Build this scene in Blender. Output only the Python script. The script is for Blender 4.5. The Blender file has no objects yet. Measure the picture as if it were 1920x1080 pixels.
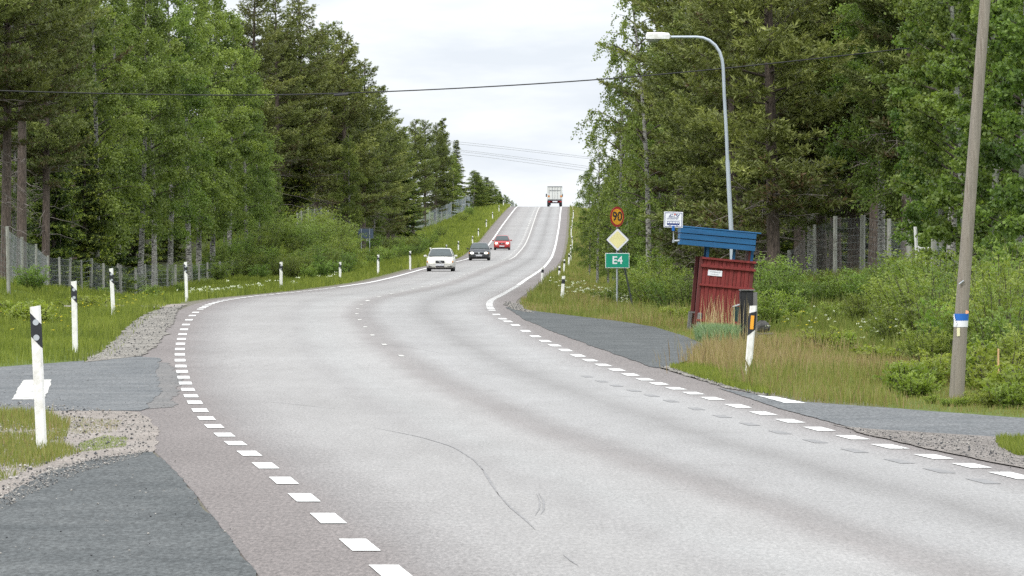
import bpy, math, random
import numpy as np
from mathutils import Vector, Matrix
PI = math.pi; R = math.radians
scn = bpy.context.scene; COL = scn.collection
CZ = 1.85; FPX = 10000.0; HOR = 467.0
random.seed(7); RNG = np.random.default_rng(7)

# ------------------------------------------------------------------ helpers
def tag(o, label=None, cat=None, group=None, kind=None):
    if label: o['label'] = label
    if cat: o['category'] = cat
    if group: o['group'] = group
    if kind: o['kind'] = kind
    return o
def empty(name, loc=(0,0,0), rot=(0,0,0)):
    o = bpy.data.objects.new(name, None); COL.objects.link(o)
    o.location = loc; o.rotation_euler = rot; o.empty_display_size = .2
    return o
def nrm(a): return a/np.maximum(np.linalg.norm(a, axis=-1, keepdims=True), 1e-9)

class Geo:
    """collects quads and triangles with a material slot and a tone per face"""
    def __init__(s): s.v=[]; s.f=[]; s.k=[]; s.m=[]; s.t=[]; s.n=0; s.uv=[]; s.sm=[]
    def add(s, V, F, mat=0, tone=None, smooth=False, uv=None):
        V=np.asarray(V,float).reshape(-1,3); F=np.asarray(F,int)
        if len(F)==0: return
        s.v.append(V); s.f.append((F+s.n).ravel()); s.k.append(np.full(len(F),F.shape[1])); s.m.append(np.full(len(F),mat))
        s.t.append(np.full(len(F),.5) if tone is None else np.broadcast_to(tone,(len(F),)).astype(float))
        s.sm.append(np.full(len(F),smooth)); s.uv.append(np.zeros((F.size,2)) if uv is None else np.asarray(uv)[F.ravel()])
        s.n+=len(V)
    def mesh(s, name, mats, attrs=True, uv=False):
        me=bpy.data.meshes.new(name)
        V=np.concatenate(s.v); L=np.concatenate(s.f); K=np.concatenate(s.k)
        me.vertices.add(len(V)); me.vertices.foreach_set('co',V.ravel().astype(np.float32))
        me.loops.add(len(L)); me.loops.foreach_set('vertex_index',L.astype(np.int32))
        me.polygons.add(len(K)); st=np.concatenate([[0],np.cumsum(K)[:-1]])
        me.polygons.foreach_set('loop_start',st.astype(np.int32)); me.polygons.foreach_set('loop_total',K.astype(np.int32))
        me.polygons.foreach_set('material_index',np.concatenate(s.m).astype(np.int32))
        me.polygons.foreach_set('use_smooth',np.concatenate(s.sm).astype(bool))
        if attrs:
            a=me.attributes.new('tone','FLOAT','FACE'); a.data.foreach_set('value',np.concatenate(s.t).astype(np.float32))
        if uv:
            u=me.uv_layers.new(name='UVMap'); u.data.foreach_set('uv',np.concatenate(s.uv).ravel().astype(np.float32))
        for m in mats: me.materials.append(m)
        me.update(); me.validate()
        return me
    def obj(s, name, mats, parent=None, loc=None, attrs=False, uv=False):
        if not isinstance(mats,(list,tuple)): mats=[mats]
        return link(name, s.mesh(name,mats,attrs,uv), parent, loc)
def link(name, me, parent=None, loc=None):
    o=bpy.data.objects.new(name,me); COL.objects.link(o)
    if parent is not None: o.parent=parent
    if loc is not None: o.location=loc
    return o
def tube(g, P, rad, n=6, mat=0, tone=None, cap=True, smooth=True):
    P=np.asarray(P,float); K=len(P); rad=np.broadcast_to(rad,(K,))
    T=nrm(np.gradient(P,axis=0)); ref=np.array([0,0,1.]) if abs(T[:,2]).mean()<.8 else np.array([1.,0,0])
    A=nrm(np.cross(T,ref)); B=np.cross(T,A)
    a=np.arange(n)*2*PI/n
    V=P[:,None]+rad[:,None,None]*(np.cos(a)[None,:,None]*A[:,None]+np.sin(a)[None,:,None]*B[:,None])
    i=np.arange(K-1)[:,None]*n; j=np.arange(n)[None]; j2=(j+1)%n
    F=np.stack([i+j,i+j2,i+n+j2,i+n+j],-1).reshape(-1,4)
    g.add(V.reshape(-1,3),F,mat,tone,smooth)
    if cap:
        for r_ in (0,K-1):
            if rad[r_]>1e-3: g.add(V[r_], [list(range(n)) if r_ else list(range(n))[::-1]], mat, tone)
def box(g, c, s, mat=0, rot=None, bev=0.0, tone=None):
    """box centred at c with full sizes s; bevelled edges through an inset octagonal profile when bev > 0"""
    hx,hy,hz=[d/2 for d in s]; b=min(bev,hx*.9,hy*.9,hz*.9)
    if b<=0:
        V=np.array([[x,y,z] for z in(-hz,hz) for y in(-hy,hy) for x in(-hx,hx)])
        F=[[0,2,3,1],[4,5,7,6],[0,1,5,4],[2,6,7,3],[0,4,6,2],[1,3,7,5]]
    else:
        ring=[(hx-b,hy),(hx,hy-b),(hx,-hy+b),(hx-b,-hy),(-hx+b,-hy),(-hx,-hy+b),(-hx,hy-b),(-hx+b,hy)][::-1]
        rin=[(max(-hx+b,min(hx-b,x)),max(-hy+b,min(hy-b,y))) for x,y in ring]
        V=np.array([(x,y,-hz) for x,y in rin]+[(x,y,-hz+b) for x,y in ring]+[(x,y,hz-b) for x,y in ring]+[(x,y,hz) for x,y in rin])
        F=[]
        for l in range(3):
            for q in range(8): F.append([l*8+q,l*8+(q+1)%8,l*8+8+(q+1)%8,l*8+8+q])
        if rot is not None: V=V@np.array(rot).T
        V=V+np.array(c); g.add(V,F,mat,tone); g.add(V[:8],[list(range(8))[::-1]],mat,tone); g.add(V[24:],[list(range(8))],mat,tone); return
    if rot is not None: V=V@np.array(rot).T
    g.add(V+np.array(c),F,mat,tone)
def rotm(ax,ang): return np.array(Matrix.Rotation(ang,3,ax))
def disc(g, c, r, n=20, mat=0, rx=None, thick=.004, ax='Y'):
    """thin round plate facing -Y"""
    a=np.arange(n)*2*PI/n; rx=rx or r
    V0=np.stack([rx*np.cos(a),np.full(n,-thick/2),r*np.sin(a)],-1); V1=V0+[0,thick,0]
    V=np.concatenate([V0,V1])+np.array(c)
    g.add(V,[[i,n+i,n+(i+1)%n,(i+1)%n] for i in range(n)],mat); g.add(V[:n],[list(range(n))],mat); g.add(V[n:],[list(range(n))[::-1]],mat)
def polyplate(g, pts, y, thick=.004, mat=0):
    """thin plate in the XZ plane from an outline (x,z)"""
    n=len(pts); V0=np.array([(x,y-thick/2,z) for x,z in pts]); V1=V0+[0,thick,0]; V=np.concatenate([V0,V1])
    g.add(V,[[i,n+i,n+(i+1)%n,(i+1)%n] for i in range(n)],mat); g.add(V[:n],[list(range(n))],mat); g.add(V[n:],[list(range(n))[::-1]],mat)
def text_mesh(name, s, size, mat, parent, loc, rot=(PI/2,0,0), shear=0, offset=0, ext=.002, sx=1):
    cu=bpy.data.curves.new(name,'FONT'); cu.body=s; cu.size=size; cu.align_x='CENTER'; cu.align_y='CENTER'; cu.extrude=ext; cu.shear=shear; cu.offset=offset; cu.resolution_u=3
    t=bpy.data.objects.new('tmp_text',cu); COL.objects.link(t); bpy.context.view_layer.update()
    me=bpy.data.meshes.new_from_object(t); bpy.data.objects.remove(t); bpy.data.curves.remove(cu)
    me.materials.clear(); me.materials.append(mat); me.name=name
    o=link(name,me,parent,loc); o.rotation_euler=rot; o.scale=(sx,1,1); return o

# ------------------------------------------------------------------ materials
def newmat(name):
    m=bpy.data.materials.new(name); m.use_nodes=True; nt=m.node_tree
    for n in list(nt.nodes): nt.nodes.remove(n)
    return m,nt
class N:
    def __init__(s,nt): s.nt=nt
    def n(s,t,**k):
        d=s.nt.nodes.new(t)
        for a,v in k.items():
            if a.startswith('_'): d.inputs[int(a[1:])].default_value=v
            else: setattr(d,a,v)
        return d
    def l(s,a,b): s.nt.links.new(a,b)
    def math(s,op,a,b=None,clamp=False):
        d=s.n('ShaderNodeMath',operation=op,use_clamp=clamp)
        for i,x in enumerate((a,b)):
            if x is None: continue
            if isinstance(x,(int,float)): d.inputs[i].default_value=x
            else: s.l(x,d.inputs[i])
        return d.outputs[0]
    def ramp(s,f,stops,interp='LINEAR'):
        d=s.n('ShaderNodeValToRGB'); e=d.color_ramp; e.interpolation=interp
        while len(e.elements)<len(stops): e.elements.new(.5)
        for el,(p,c) in zip(e.elements,stops): el.position=p; el.color=(*c,1) if len(c)==3 else c
        s.l(f,d.inputs[0]); return d.outputs[0]
    def noise(s,scale,detail=3,vec=None,rough=.55,stretch=None):
        d=s.n('ShaderNodeTexNoise'); d.inputs['Scale'].default_value=scale; d.inputs['Detail'].default_value=detail; d.inputs['Roughness'].default_value=rough
        if vec is None: vec=s.n('ShaderNodeTexCoord').outputs['Object']
        if stretch:
            mp=s.n('ShaderNodeMapping'); mp.inputs['Scale'].default_value=stretch; s.l(vec,mp.inputs[0]); vec=mp.outputs[0]
        s.l(vec,d.inputs['Vector']); return d.outputs['Fac']
    def mix(s,f,a,b,bt='MIX'):
        d=s.n('ShaderNodeMix',data_type='RGBA',blend_type=bt)
        for i,x in ((0,f),(6,a),(7,b)):
            if isinstance(x,(int,float)): d.inputs[i].default_value=x
            elif isinstance(x,tuple): d.inputs[i].default_value=(*x,1)
            else: s.l(x,d.inputs[i])
        return d.outputs[2]
def C(r,g,b): # display colour -> linear
    f=lambda c:(c/255/12.92) if c/255<=.04045 else ((c/255+.055)/1.055)**2.4
    return (f(r),f(g),f(b))
def paint(name,col,rough=.5,metal=0,var=.12,scale=3,dirt=None,spec=.5,emis=None,bump=0,stretch=None,bscale=None):
    m,nt=newmat(name); k=N(nt); out=k.n('ShaderNodeOutputMaterial'); b=k.n('ShaderNodeBsdfPrincipled')
    b.inputs['Roughness'].default_value=rough; b.inputs['Metallic'].default_value=metal; b.inputs['Specular IOR Level'].default_value=spec
    nz=k.noise(scale,5,stretch=stretch); lo=tuple(c*(1-var) for c in col); hi=tuple(min(1,c*(1+var)) for c in col)
    c=k.ramp(nz,[(.3,lo),(.7,hi)])
    if dirt:
        n2=k.noise(scale*.7+1.3,6,rough=.7,stretch=stretch); c=k.mix(k.ramp(n2,[(.49,(0,0,0)),(.66,(.75,.75,.75))]),c,dirt)
    k.l(c,b.inputs['Base Color'])
    if bump:
        bp=k.n('ShaderNodeBump'); bp.inputs['Strength'].default_value=bump; bp.inputs['Distance'].default_value=.02
        k.l(k.noise(bscale or scale*8,4,stretch=stretch),bp.inputs['Height']); k.l(bp.outputs[0],b.inputs['Normal'])
    if emis: b.inputs['Emission Color'].default_value=(*col,1); b.inputs['Emission Strength'].default_value=emis
    k.l(b.outputs[0],out.inputs[0]); return m
def leafmat(name,cols,trans=.35,rough=.55,objvar=.16,spec=.35,huevar=.012):
    m,nt=newmat(name); k=N(nt); out=k.n('ShaderNodeOutputMaterial')
    at=k.n('ShaderNodeAttribute',attribute_name='tone'); c=k.ramp(at.outputs['Fac'],cols)
    oi=k.n('ShaderNodeObjectInfo'); hs=k.n('ShaderNodeHueSaturation')
    v=k.math('ADD',k.math('MULTIPLY',oi.outputs['Random'],objvar*2),1-objvar); k.l(v,hs.inputs['Value'])
    h=k.math('ADD',k.math('MULTIPLY',k.math('FRACT',k.math('MULTIPLY',oi.outputs['Random'],7.3)),huevar*2),.5-huevar); k.l(h,hs.inputs['Hue'])
    k.l(c,hs.inputs['Color']); c=hs.outputs[0]
    b=k.n('ShaderNodeBsdfPrincipled'); b.inputs['Roughness'].default_value=rough; b.inputs['Specular IOR Level'].default_value=spec; k.l(c,b.inputs['Base Color'])
    t=k.n('ShaderNodeBsdfTranslucent'); k.l(k.mix(1.0,c,(1.15,1.2,.6),'MULTIPLY'),t.inputs[0])
    mx=k.n('ShaderNodeMixShader'); mx.inputs[0].default_value=trans; k.l(b.outputs[0],mx.inputs[1]); k.l(t.outputs[0],mx.inputs[2]); k.l(mx.outputs[0],out.inputs[0])
    return m
M={}
M['white']=paint('white_paint',(.78,.79,.77),.45,var=.05,scale=4,dirt=(.55,.54,.48))
M['post_white']=paint('post_white',(.8,.8,.77),.5,var=.06,scale=6,dirt=(.5,.48,.4))
M['black']=paint('black_paint',(.015,.017,.022),.5,var=.2)
M['reflector']=paint('grey_reflector',(.42,.45,.48),.2,var=.1,spec=.8)
M['orange_reflector']=paint('orange_reflector',(.85,.38,.03),.3,var=.08)
M['galv']=paint('galvanised_steel',(.36,.39,.42),.45,.5,var=.12,scale=5)
M['lamp_steel']=paint('lamp_steel',(.42,.47,.52),.45,.3,var=.1,scale=2)
M['steel_dark']=paint('dark_steel',(.11,.12,.13),.5,.4,var=.2)
M['line']=paint('road_paint',(.70,.70,.675),.6,var=.08,scale=14,dirt=(.42,.41,.39),stretch=(1,.3,1))
M['line_worn']=paint('worn_road_paint',(.47,.46,.425),.6,var=.15,scale=7,dirt=(.24,.235,.22),stretch=(1,.3,1))
M['oldmark']=paint('blacked_out_marking',(.185,.182,.18),.7,var=.25,scale=6)
M['skid']=paint('tyre_rubber_mark',(.19,.186,.184),.8,var=.3,scale=4)
M['rubber']=paint('tyre_rubber',(.02,.02,.022),.8,var=.2)
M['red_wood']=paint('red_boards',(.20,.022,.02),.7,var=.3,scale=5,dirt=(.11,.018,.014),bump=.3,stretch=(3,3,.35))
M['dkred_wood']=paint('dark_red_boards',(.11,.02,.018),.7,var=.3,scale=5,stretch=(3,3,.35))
M['blue_wood']=paint('blue_boards',(.004,.088,.22),.6,var=.2,scale=4,dirt=(.012,.08,.2),bump=.2,stretch=(.4,3,3))
M['blue']=paint('blue_plastic',(.01,.12,.45),.4,var=.1)
M['sign_white']=paint('sign_white',(.75,.76,.8),.4,var=.03)
M['navy']=paint('sign_navy',(.012,.03,.16),.4,var=.05)
M['sign_red']=paint('sign_red',(.42,.018,.02),.4,var=.05)
M['sign_yellow']=paint('sign_amber',(.9,.42,.012),.4,var=.04)
M['pale_yellow']=paint('sign_pale_yellow',(.78,.72,.36),.4,var=.08,scale=1.5)
M['sign_green']=paint('sign_green',(.0,.27,.17),.4,var=.04)
M['black_wood']=paint('tarred_wood',(.014,.014,.016),.7,var=.4,scale=6,bump=.4,stretch=(3,3,.4))
M['grey_wood']=paint('weathered_grey_wood',(.16,.155,.15),.85,var=.35,scale=5,bump=.5,stretch=(5,5,.5))
M['pole_wood']=paint('utility_pole_wood',(.27,.24,.20),.85,var=.28,scale=4,dirt=(.16,.13,.1),bump=.6,stretch=(6,6,.35))
M['fence_wood']=paint('fence_post_wood',(.27,.27,.24),.85,var=.3,scale=4,stretch=(5,5,.6))
M['wire']=paint('fence_wire',(.3,.33,.33),.5,.3,var=.1)
M['wire_far']=paint('fence_wire_bright',(.26,.30,.34),.5,.2,var=.1)
M['cable']=paint('black_cable',(.012,.012,.013),.6,var=.1)
M['cable_grey']=paint('grey_power_line',(.35,.36,.37),.6,var=.1)
M['dark_green']=paint('dark_green_plastic',(.01,.035,.035),.4,var=.15)
M['stone']=paint('stone',(.07,.068,.065),.9,var=.4,scale=9,bump=.8)
M['peach']=paint('peach_lichen',(.85,.42,.24),.7,var=.1)
M['lightwood']=paint('fresh_wood_stake',(.62,.40,.2),.7,var=.15)
M['signback']=paint('sign_back_blue_grey',(.06,.085,.13),.5,.2,var=.15)

def bark(name,lo,hi,scale,stretch,extra=None):
    m,nt=newmat(name); k=N(nt); out=k.n('ShaderNodeOutputMaterial'); b=k.n('ShaderNodeBsdfPrincipled'); b.inputs['Roughness'].default_value=.9
    c=k.ramp(k.noise(scale,5,stretch=stretch,rough=.65),[(.35,lo),(.65,hi)])
    if extra: c=k.mix(k.ramp(k.noise(3,4,stretch=extra[1]),[(extra[2],(0,0,0)),(extra[2]+.05,(1,1,1))]),c,extra[0])
    k.l(c,b.inputs['Base Color']); bp=k.n('ShaderNodeBump'); bp.inputs['Strength'].default_value=.7; bp.inputs['Distance'].default_value=.03
    k.l(k.noise(scale*2,4,stretch=stretch),bp.inputs['Height']); k.l(bp.outputs[0],b.inputs['Normal']); k.l(b.outputs[0],out.inputs[0]); return m
M['pine_bark']=bark('pine_bark',(.045,.034,.028),(.15,.115,.095),6,(4,4,.8))
M['spruce_bark']=bark('spruce_bark',(.035,.028,.023),(.11,.09,.075),6,(4,4,1))
M['birch_bark']=bark('birch_bark',(.17,.16,.145),(.42,.41,.38),4,(2,2,3),((.03,.028,.026),(2,2,8),.52))
M['aspen_bark']=bark('aspen_bark',(.15,.16,.13),(.3,.31,.26),4,(2,2,3),((.05,.045,.04),(2,2,6),.6))
M['twig']=bark('dead_twig',(.10,.085,.075),(.24,.21,.19),3,(2,2,2))
M['twig_dark']=bark('dark_twig',(.03,.024,.02),(.08,.062,.05),3,(2,2,2))
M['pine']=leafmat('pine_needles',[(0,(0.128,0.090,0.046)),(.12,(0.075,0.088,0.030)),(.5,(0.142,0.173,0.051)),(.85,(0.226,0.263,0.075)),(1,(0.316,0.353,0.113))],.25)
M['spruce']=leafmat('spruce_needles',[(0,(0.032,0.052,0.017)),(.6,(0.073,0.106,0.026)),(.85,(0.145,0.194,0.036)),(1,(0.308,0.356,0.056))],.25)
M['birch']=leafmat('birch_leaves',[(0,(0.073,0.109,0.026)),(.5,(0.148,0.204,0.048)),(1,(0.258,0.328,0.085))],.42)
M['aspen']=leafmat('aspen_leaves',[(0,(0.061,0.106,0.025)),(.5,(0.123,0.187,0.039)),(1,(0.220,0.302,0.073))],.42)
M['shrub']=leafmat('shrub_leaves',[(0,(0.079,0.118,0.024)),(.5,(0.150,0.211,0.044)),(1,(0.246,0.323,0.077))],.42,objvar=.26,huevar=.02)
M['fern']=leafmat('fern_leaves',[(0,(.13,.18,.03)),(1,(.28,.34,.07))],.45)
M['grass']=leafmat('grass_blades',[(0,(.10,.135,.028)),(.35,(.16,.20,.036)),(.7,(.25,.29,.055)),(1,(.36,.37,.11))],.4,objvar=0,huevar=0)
M['dry']=leafmat('dry_grass_blades',[(0,(.15,.19,.04)),(.4,(.25,.26,.075)),(.7,(.28,.20,.11)),(1,(.44,.36,.2))],.35,objvar=0,huevar=0)
M['ryegrass']=leafmat('blue_green_grass',[(0,(.13,.21,.10)),(1,(.3,.40,.24))],.35,objvar=0,huevar=0)
M['straw']=leafmat('straw_stalks',[(0,(.35,.27,.14)),(1,(.6,.5,.3))],.25,objvar=0,huevar=0)
M['flower']=leafmat('white_flower_heads',[(0,(.6,.63,.5)),(1,(.8,.82,.74))],.3,objvar=0,huevar=0)
M['buttercup']=leafmat('yellow_flower_heads',[(0,(.6,.5,.03)),(1,(.8,.7,.06))],.3,objvar=0,huevar=0)

def roadmat():
    m,nt=newmat('worn_asphalt'); k=N(nt); out=k.n('ShaderNodeOutputMaterial'); b=k.n('ShaderNodeBsdfPrincipled')
    uv=k.n('ShaderNodeUVMap').outputs[0]; sp=k.n('ShaderNodeSeparateXYZ'); k.l(uv,sp.inputs[0])
    w=k.noise(.035,3,uv,stretch=(0,1,0)); u=k.math('ADD',sp.outputs[0],k.math('MULTIPLY',k.math('SUBTRACT',w,.5),.035))
    w2=k.noise(.5,3,uv,stretch=(8,.5,0)); u=k.math('ADD',u,k.math('MULTIPLY',k.math('SUBTRACT',w2,.5),.05))
    f=k.math('DIVIDE',k.math('ADD',u,.25),1.5)
    P=lambda u_:(u_+.25)/1.5
    LT=(.29,.285,.276); MD=(.255,.25,.243); BR=(.18,.165,.155); SH=(.152,.134,.126)
    c=k.ramp(f,[(P(-.1),SH),(P(0.0),(.168,.15,.142)),(P(.06),(.20,.19,.184)),(P(.14),(.262,.256,.248)),(P(.27),(.272,.267,.258)),(P(.33),MD),(P(.39),(.285,.284,.276)),(P(.48),LT),(P(.535),(.222,.21,.202)),(P(.575),(.212,.203,.196)),(P(.63),(.278,.276,.27)),(P(.70),(.272,.27,.264)),(P(.775),(.212,.208,.202)),(P(.83),(.262,.26,.254)),(P(.90),(.292,.291,.285)),(P(.965),(.255,.248,.242)),(P(1.03),(.168,.152,.144)),(P(1.15),SH)])
    big=k.noise(.25,5,uv,stretch=(3,.35,0)); c=k.mix(1.0,c,k.ramp(big,[(.25,(.88,.87,.865)),(.75,(1.1,1.1,1.1))]),'MULTIPLY')
    fine=k.noise(34,3,rough=.9,stretch=(1,.16,1)); c=k.mix(k.ramp(f,[(P(-.05),(1,1,1)),(P(.2),(.45,.45,.45)),(P(.9),(.45,.45,.45)),(P(1.05),(1,1,1))]),c,k.mix(1.0,c,k.ramp(fine,[(.36,(.62,.61,.60)),(.5,(1,1,1)),(.64,(1.45,1.44,1.43))]),'MULTIPLY'))
    med=k.noise(3.2,5,rough=.7,stretch=(1,.12,1)); c=k.mix(1.0,c,k.ramp(med,[(.3,(.93,.925,.92)),(.7,(1.07,1.07,1.07))]),'MULTIPLY')
    str_=k.noise(1.1,6,rough=.75,stretch=(.35,1.6,1)); c=k.mix(1.0,c,k.ramp(str_,[(.32,(.90,.895,.89)),(.42,(1,1,1)),(.62,(1,1,1)),(.7,(1.05,1.05,1.05))]),'MULTIPLY')
    vor=k.n('ShaderNodeTexVoronoi'); vor.inputs['Scale'].default_value=45; k.l(k.n('ShaderNodeTexCoord').outputs['Object'],vor.inputs['Vector'])
    c=k.mix(1.0,c,k.ramp(vor.outputs['Distance'],[(.1,(1.12,1.1,1.1)),(.6,(.86,.86,.86))]),'MULTIPLY')
    k.l(c,b.inputs['Base Color']); b.inputs['Roughness'].default_value=.75; b.inputs['Specular IOR Level'].default_value=.3
    bp=k.n('ShaderNodeBump'); bp.inputs['Strength'].default_value=.25; bp.inputs['Distance'].default_value=.008; k.l(k.noise(60,2),bp.inputs['Height']); k.l(bp.outputs[0],b.inputs['Normal'])
    k.l(b.outputs[0],out.inputs[0]); return m
def asphalt(name,a,b_,speck=(.8,1.25)):
    m,nt=newmat(name); k=N(nt); out=k.n('ShaderNodeOutputMaterial'); b=k.n('ShaderNodeBsdfPrincipled')
    c=k.ramp(k.noise(.8,6,rough=.6),[(.3,a),(.7,b_)])
    c=k.mix(1.0,c,k.ramp(k.noise(30,3,rough=.9,stretch=(1,.2,1)),[(.36,(speck[0],)*3),(.5,(1,1,1)),(.64,(speck[1],)*3)]),'MULTIPLY')
    n2=k.noise(1.6,5,stretch=(1,.35,1),rough=.7); c=k.mix(1.0,c,k.ramp(n2,[(.3,(.85,.86,.86)),(.7,(1.1,1.09,1.08))]),'MULTIPLY')
    k.l(c,b.inputs['Base Color']); b.inputs['Roughness'].default_value=.85; b.inputs['Specular IOR Level'].default_value=.15
    bp=k.n('ShaderNodeBump'); bp.inputs['Strength'].default_value=.3; bp.inputs['Distance'].default_value=.01; k.l(k.noise(55,2),bp.inputs['Height']); k.l(bp.outputs[0],b.inputs['Normal'])
    k.l(b.outputs[0],out.inputs[0]); return m
M['road']=roadmat()
M['bay']=asphalt('dark_asphalt',(.062,.068,.069),(.092,.098,.098),(.6,1.5))
M['side']=asphalt('grey_side_asphalt',(.10,.107,.112),(.145,.15,.152),(.65,1.4))
M['junction']=asphalt('dusty_junction_asphalt',(.13,.128,.126),(.165,.158,.152),(.7,1.35))
M['gravel']=asphalt('gravel',(.13,.12,.105),(.24,.225,.2),(.45,1.6))
M['dirt2']=asphalt('brown_gravel',(.13,.117,.105),(.2,.18,.165),(.6,1.5))
M['dirt']=asphalt('dusty_gravel',(.2,.175,.155),(.28,.25,.225),(.7,1.3))
def groundmat():
    m,nt=newmat('verge_soil'); k=N(nt); out=k.n('ShaderNodeOutputMaterial'); b=k.n('ShaderNodeBsdfPrincipled'); b.inputs['Roughness'].default_value=.95; b.inputs['Specular IOR Level'].default_value=.1
    at=k.n('ShaderNodeAttribute',attribute_name='tone')   # 0 bare gravel at the edge, .5 turf, 1 forest litter
    n=k.noise(.35,6,rough=.65); f=k.math('ADD',at.outputs['Fac'],k.math('MULTIPLY',k.math('SUBTRACT',n,.5),.25))
    c=k.ramp(f,[(0,(.17,.16,.145)),(.18,(.14,.135,.10)),(.28,(.10,.135,.035)),(.62,(.105,.145,.032)),(.8,(.035,.04,.016)),(1,(.022,.022,.012))])
    c=k.mix(1.0,c,k.ramp(k.noise(5,6,rough=.75),[(.25,(.55,.55,.5)),(.75,(1.35,1.3,1.3))]),'MULTIPLY')
    k.l(c,b.inputs['Base Color']); bp=k.n('ShaderNodeBump'); bp.inputs['Strength'].default_value=.6; bp.inputs['Distance'].default_value=.08; k.l(k.noise(9,5),bp.inputs['Height']); k.l(bp.outputs[0],b.inputs['Normal'])
    k.l(b.outputs[0],out.inputs[0]); return m
M['ground']=groundmat()

# ------------------------------------------------------------------ road profile, alignment, terrain
YG=np.arange(12.,1400.,1.)
ZT=[(0,0),(80,0),(110,.07),(140,.17),(170,.24),(230,.24),(293,.29),(339,.44),(400,.68),(440,.88),(500,1.15),(560,1.75),(602,2.3),(644,3.2),(700,4.55),(780,6.5),(840,7.95),(873,8.72),(900,9.05),(950,9.3),(1000,9.0),(1100,7),(1400,-1)]
zg=np.interp(YG,*zip(*ZT))
def smooth(a,sig):
    out=np.empty_like(a)
    for i,y in enumerate(YG):
        s=sig(y); lo=max(0,i-int(3*s)-1); hi=min(len(a),i+int(3*s)+2); lo=max(lo,i-(hi-1-i)); hi=min(hi,i+(i-lo)+1)
        w=np.exp(-.5*((np.arange(lo,hi)-i)/s)**2); out[i]=(a[lo:hi]*w).sum()/w.sum()
    return out
zg=smooth(zg,lambda y:4 if y<250 else 12)
def zr(Y): return np.interp(Y,YG,zg)
_yy=HOR+(CZ-zg[:870-12])*FPX/YG[:870-12]; _o=np.argsort(_yy)
def rowY(y): return float(np.interp(y,_yy[_o],YG[:870-12][_o]))
def ip(x,y):
    Y=rowY(y); return ((x-960)*Y/FPX, Y)
def wx(x,Y): return (x-960)*Y/FPX
Lpts=[(735,1074),(673,1023),(615,973),(570,934),(532,902),(499,874),(468,851),(441,832),(419,816),(400,800),(385,785),(374,770),(365,755),(357,743),(352,731),(347,719),(344,708),(341,697),(339,687),(337,676),(337,665),(337,655),(338,645),(340,636),(342,627),(345,618),(348,609),(354,600),(360,592),(366,586),(375,580),(385,574),(397,569),(410,565),(430,561.5),(470,556),(520,551),(560,547),(600,543),(650,536),(693,530),(736,520),(794,504),(872,487),(915,460),(940,425),(967.6,389)]
Rpts=[(1900,893),(1826,874),(1750,857),(1668,838),(1595,821),(1535,805),(1480,790),(1430,776),(1383,762),(1340,748),(1300,738),(1265,729),(1234,720),(1207,712),(1182,703),(1157,694),(1130,685),(1106,676),(1082,667),(1060,657),(1040,648),(1022,640),(1003,631),(985,621),(968,610),(952,603),(940,598),(930,590),(922,582),(917,574),(917,567),(922,562),(937,555),(967,538),(989,522),(1018,503),(1030,489),(1041.5,460),(1048,425),(1052,389)]
Cpts=[(762,678),(722,648),(690,622),(676,601),(667,586),(674,573),(705,558),(736,551),(767,543),(806,535),(833,527),(868,516),(907,502),(956,485),(973,470),(989,444.5),(1008.4,389)]
def linefn(pts,far):
    q=sorted([(ip(x,y)[1],ip(x,y)[0]) for x,y in pts]); Y,X=[a[0] for a in q],[a[1] for a in q]
    s0=(X[1]-X[0])/(Y[1]-Y[0]); s0=(X[4]-X[0])/(Y[4]-Y[0])
    Y=[12]+Y+[1000,1400]; X=[X[0]-s0*(Y[1]-12)]+X+[X[-1]+far*(1000-Y[-3]),X[-1]+far*(1400-Y[-3])]
    return smooth(np.interp(YG,Y,X),lambda y:1.2+.022*y)
xl=linefn(Lpts,.0125); xrr=linefn(Rpts,.0125)
_c=np.interp(YG,*zip(*sorted([(ip(x,y)[1],ip(x,y)[0]) for x,y in Cpts])))
cu_=np.where((YG>92)&(YG<870),(_c-xl)/(xrr-xl),np.where(YG<=92,.56,.5)); cu_=smooth(cu_,lambda y:3+.03*y)
XL=lambda Y:np.interp(Y,YG,xl); XR=lambda Y:np.interp(Y,YG,xrr); CU=lambda Y:np.interp(Y,YG,cu_)
SHL=lambda Y:np.interp(Y,[0,40,60,110,150,200,300,450,600,900],[.75,.78,.9,.75,.5,.35,.5,.8,1.3,1.1])   # paved shoulder left
SHR=lambda Y:np.interp(Y,[0,60,100,150,200,300,450,600,900],[.75,.75,.75,.8,.8,.8,.9,1.0,1.1])
EL=lambda Y:XL(Y)-SHL(Y); ER=lambda Y:XR(Y)+SHR(Y)
EXTL=lambda Y:np.interp(Y,[0,88,95,102,2000],[30,30,3,.6,.3]); EXTR=lambda Y:np.interp(Y,[0,70,75,83,90,98,112,125,132,144,170,2000],[30,30,.3,.3,1.8,2.6,2.8,2.2,1.5,.5,.3,.3])
DD=np.array([0,1,3,6,10,14,20,30,60,200.])
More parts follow.
